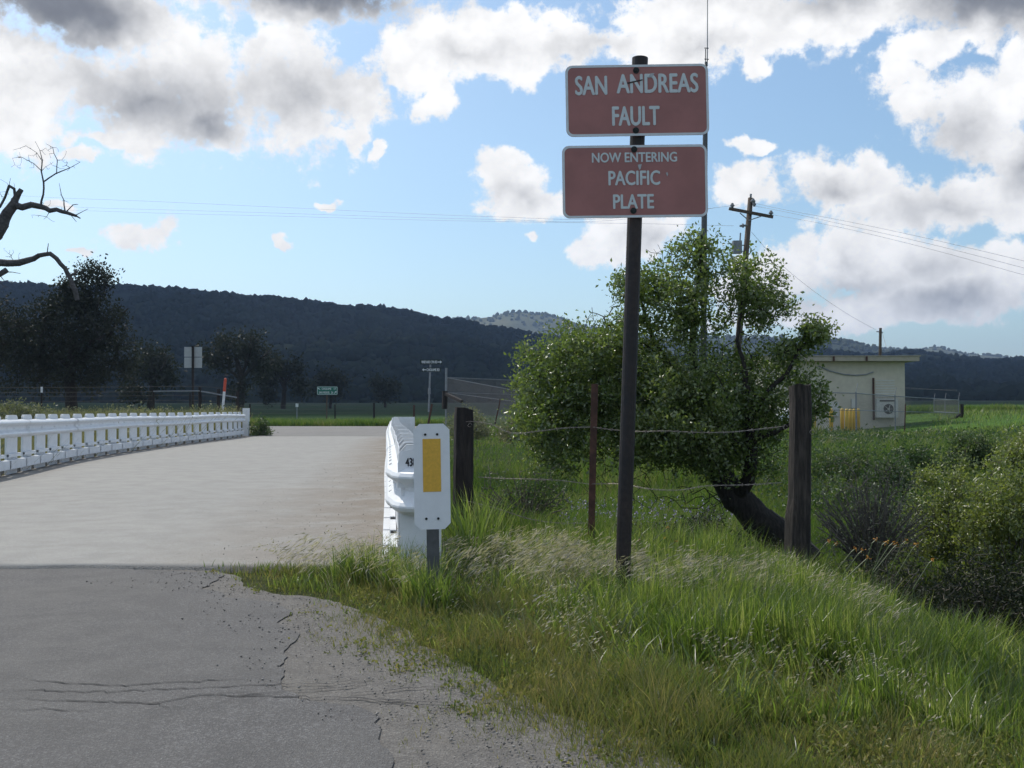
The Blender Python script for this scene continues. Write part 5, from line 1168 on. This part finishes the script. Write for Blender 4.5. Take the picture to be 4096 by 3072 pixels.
# ------------------------------------------------------------------ hills
def hill(name, crest, Yc, Yf, zf, mt_col, blobs, bmat, seed, rmin, rmax, shape=1.35, roughz=6, tex=None):
    px = np.arange(-420, 1460, 4.0); cx_ = [c[0] for c in crest]; cy_ = [c[1] for c in crest]
    top = EYE+(410-np.interp(px, cx_, cy_))/1000*Yc
    T_ = np.concatenate([np.linspace(0, 1, 46), [1.05, 1.15, 1.35, 1.7]]); PX, TT = np.meshgrid(px, T_)
    Yg = Yf+(Yc-Yf)*TT; Xg = (PX-512)/1000*Yg
    prof = np.where(TT <= 1, sst(TT)*.35+TT**shape*.65, 1-(TT-1)*1.1)
    nz = (fbm(Xg, Yg, .0035, seed, 5)-.5)*2; gul = np.abs(fbm(PX*4, Yg*.3, .01, seed+5, 3)-.5)*2
    Zg = zf+(np.interp(PX, px, top)-zf)*prof + (nz*.18-gul*.10+.04)*(np.interp(PX, px, top)-zf)*np.clip(TT*(1-TT)*4, 0, 1)
    h_, w_ = PX.shape; idx = np.arange(h_*w_).reshape(h_, w_); Fq = np.stack([idx[:-1,:-1], idx[:-1,1:], idx[1:,1:], idx[1:,:-1]], -1).reshape(-1, 4)
    hm = tag(link(name, fast_mesh(name, np.stack([Xg, Yg, Zg], -1).reshape(-1, 3), [Fq]), mt_col, smooth=True), kind='structure')
    r_ = np.random.default_rng(seed); 
    if blobs:
        pi_ = r_.random(blobs)*(w_-1); ti_ = (r_.random(blobs)**.85)*(45); ti_[:blobs//9] = 44.2+r_.random(blobs//9)*1.2
        i0 = ti_.astype(int); j0 = pi_.astype(int); fx = (pi_-j0)[:, None]; fy = (ti_-i0)[:, None]
        G3 = np.stack([Xg, Yg, Zg], -1); C0 = (G3[i0, j0]*(1-fx)+G3[i0, j0+1]*fx)*(1-fy)+(G3[i0+1, j0]*(1-fx)+G3[i0+1, j0+1]*fx)*fy
        dens_ = fbm(C0[:, 0], C0[:, 1], .006, seed+9, 4); ok = (r_.random(blobs) < sst((dens_-.30)*5)) | (np.arange(blobs) < blobs//9); C0 = C0[ok]; n = len(C0)
        s_ = rmin+(rmax-rmin)*r_.random(n)**2
        t_ = (1+5**.5)/2; iv = np.array([(-1,t_,0),(1,t_,0),(-1,-t_,0),(1,-t_,0),(0,-1,t_),(0,1,t_),(0,-1,-t_),(0,1,-t_),(t_,0,-1),(t_,0,1),(-t_,0,-1),(-t_,0,1)])/1.9
        fi = np.array([(0,11,5),(0,5,1),(0,1,7),(0,7,10),(0,10,11),(1,5,9),(5,11,4),(11,10,2),(10,7,6),(7,1,8),(3,9,4),(3,4,2),(3,2,6),(3,6,8),(3,8,9),(4,9,5),(2,4,11),(6,2,10),(8,6,7),(9,8,1)])
        V = iv[None]*s_[:, None, None]*(.7+.6*r_.random((n, 12, 1)))*np.stack([np.ones(n), np.ones(n), .75+.7*r_.random(n)**2], 1)[:, None, :]+(C0+np.stack([0*s_, 0*s_, s_*.35], 1))[:, None, :]
        tag(link(name+'_trees', fast_mesh(name+'_trees', V.reshape(-1, 3), [(np.arange(n)*12)[:, None, None].repeat(20, 1).reshape(-1, 1)+np.tile(fi, (n, 1))]), bmat, smooth=False), kind='stuff')
    return top
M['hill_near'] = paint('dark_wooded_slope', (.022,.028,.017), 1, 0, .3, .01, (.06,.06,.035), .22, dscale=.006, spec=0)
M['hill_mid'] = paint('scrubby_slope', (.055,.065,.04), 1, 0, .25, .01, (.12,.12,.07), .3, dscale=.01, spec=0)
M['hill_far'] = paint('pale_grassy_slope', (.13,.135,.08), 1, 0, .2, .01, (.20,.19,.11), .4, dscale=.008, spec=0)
near = [(-420,262),(-100,276),(0,284),(60,289),(115,288),(160,290),(230,297),(275,302),(317,305),(345,308),(377,309),(405,314),(430,320),(463,324),(490,330),(523,334),(548,339),(575,346),(610,353),(650,357),(700,359),(760,358),(800,355),(824,352.5),(860,357),(880,357),(904,353),(925,354),(941,356),(964,360),(990,362),(1023,361),(1100,358),(1460,350)]
mid = [(-420,330),(430,330),(600,345),(700,338),(760,337),(787,339),(810,338.5),(833,340.5),(856,342.5),(872,347),(888,350.5),(905,351),(930,355),(960,362),(1023,366),(1460,370)]
farh = [(-420,320),(400,322),(430,318.5),(450,319.5),(467,319),(490,317),(505,313),(518,311.5),(530,312.5),(546,315),(565,319),(600,330),(650,338),(720,344),(800,346),(860,350),(881,348.2),(905,349.5),(921,350),(929,348),(940,347.5),(952,350.5),(963,353.5),(974,354.5),(1000,356.5),(1023,359.5),(1100,362),(1460,366)]
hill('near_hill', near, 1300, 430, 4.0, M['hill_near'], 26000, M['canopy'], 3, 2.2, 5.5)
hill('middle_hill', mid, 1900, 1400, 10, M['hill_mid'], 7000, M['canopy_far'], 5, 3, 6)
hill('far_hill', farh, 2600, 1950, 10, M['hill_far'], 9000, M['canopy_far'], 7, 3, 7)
# pines standing up from the near crest
mb = MB(); 
for px, hpx in [(317,3),(320,3.5),(330,4.5),(333,3.2),(395,3.5),(160,4),(163,3),(175,4.5),(181,4),(55,4),(30,5),(36,4),(42,4),(12,4),(20,5),(240,3),(275,3.5),(283,3),(356,2.8),(410,3),(904,5),(941,5),(868,3),(15,4),(205,3),(300,2.5)]:
    py = np.interp(px, [c[0] for c in near], [c[1] for c in near]); b_ = P(px, py+.8, 1300); h = (hpx+1.2)*1.3
    mb.tube([b_, b_+Vector((0,0,h*.35)), b_+Vector((0,0,h))], [h*.22*rg.uniform(.7,1.3), h*.2, h*.05], 6)
tag(mb.build('ridge_pines', M['canopy'], None), kind='stuff')
# broad cloud overhead: its shadow lies on the field and the near hill
cb = MB(); Vs = []; 
def cloud_mesh(cx_, cy_, rx_, ry_, z, th, n, seed):
    r_ = np.random.default_rng(seed); import bmesh as bm_
    tmp = bm_.new(); bm_.ops.create_icosphere(tmp, subdivisions=3, radius=1); iv = np.array([v.co[:] for v in tmp.verts]); fi = np.array([[v.index for v in f.verts] for f in tmp.faces]); tmp.free()
    VV = []; FF = []
    for k in range(n):
        a = r_.random()*6.28; q = r_.random()**.5; c_ = np.array([cx_+math.cos(a)*q*rx_*.85, cy_+math.sin(a)*q*ry_*.85, z]); s_ = (.22+.22*r_.random())*min(rx_, ry_)
        d_ = 1+.22*(fbm(iv[:, 0]*2+k, iv[:, 1]*2+iv[:, 2]*1.7, 1.5, k, 3)-.5)*2; v = iv*d_[:, None]*np.array([s_, s_, th*(.7+.6*r_.random())]); v[:, 2] = np.where(v[:, 2] < 0, v[:, 2]*.35, v[:, 2])
        FF.append(fi+len(VV)*len(iv)); VV.append(v+c_)
    return fast_mesh('cloud', np.concatenate(VV), [np.concatenate(FF)])
off = Vector((sun_dir.x, sun_dir.y, 0))/sun_dir.z*820
M['cloud'] = paint('cloud_body', (.85,.86,.88), 1, 0, .02, .01, spec=0)
c_ = link('cloud', cloud_mesh(-180+off.x, 700+off.y, 1050, 560, 820, 90, 46, 9), M['cloud'], smooth=True); tag(c_, 'wide low cloud drifting overhead, above the top of the picture', 'cloud')
# haze
m, t, out = mat('pale_haze'); v = t.new('ShaderNodeVolumePrincipled'); v.inputs['Color'].default_value = (.50,.68,1,1); v.inputs['Density'].default_value = .0002; v.inputs['Anisotropy'].default_value = .3
t.l.new(v.outputs[0], out.inputs['Volume']); M['haze'] = m
hz = MB().box((-3900, -1700, -4.5), (3900, 4600, 300)).build('haze', m, None); hz['kind'] = 'stuff'
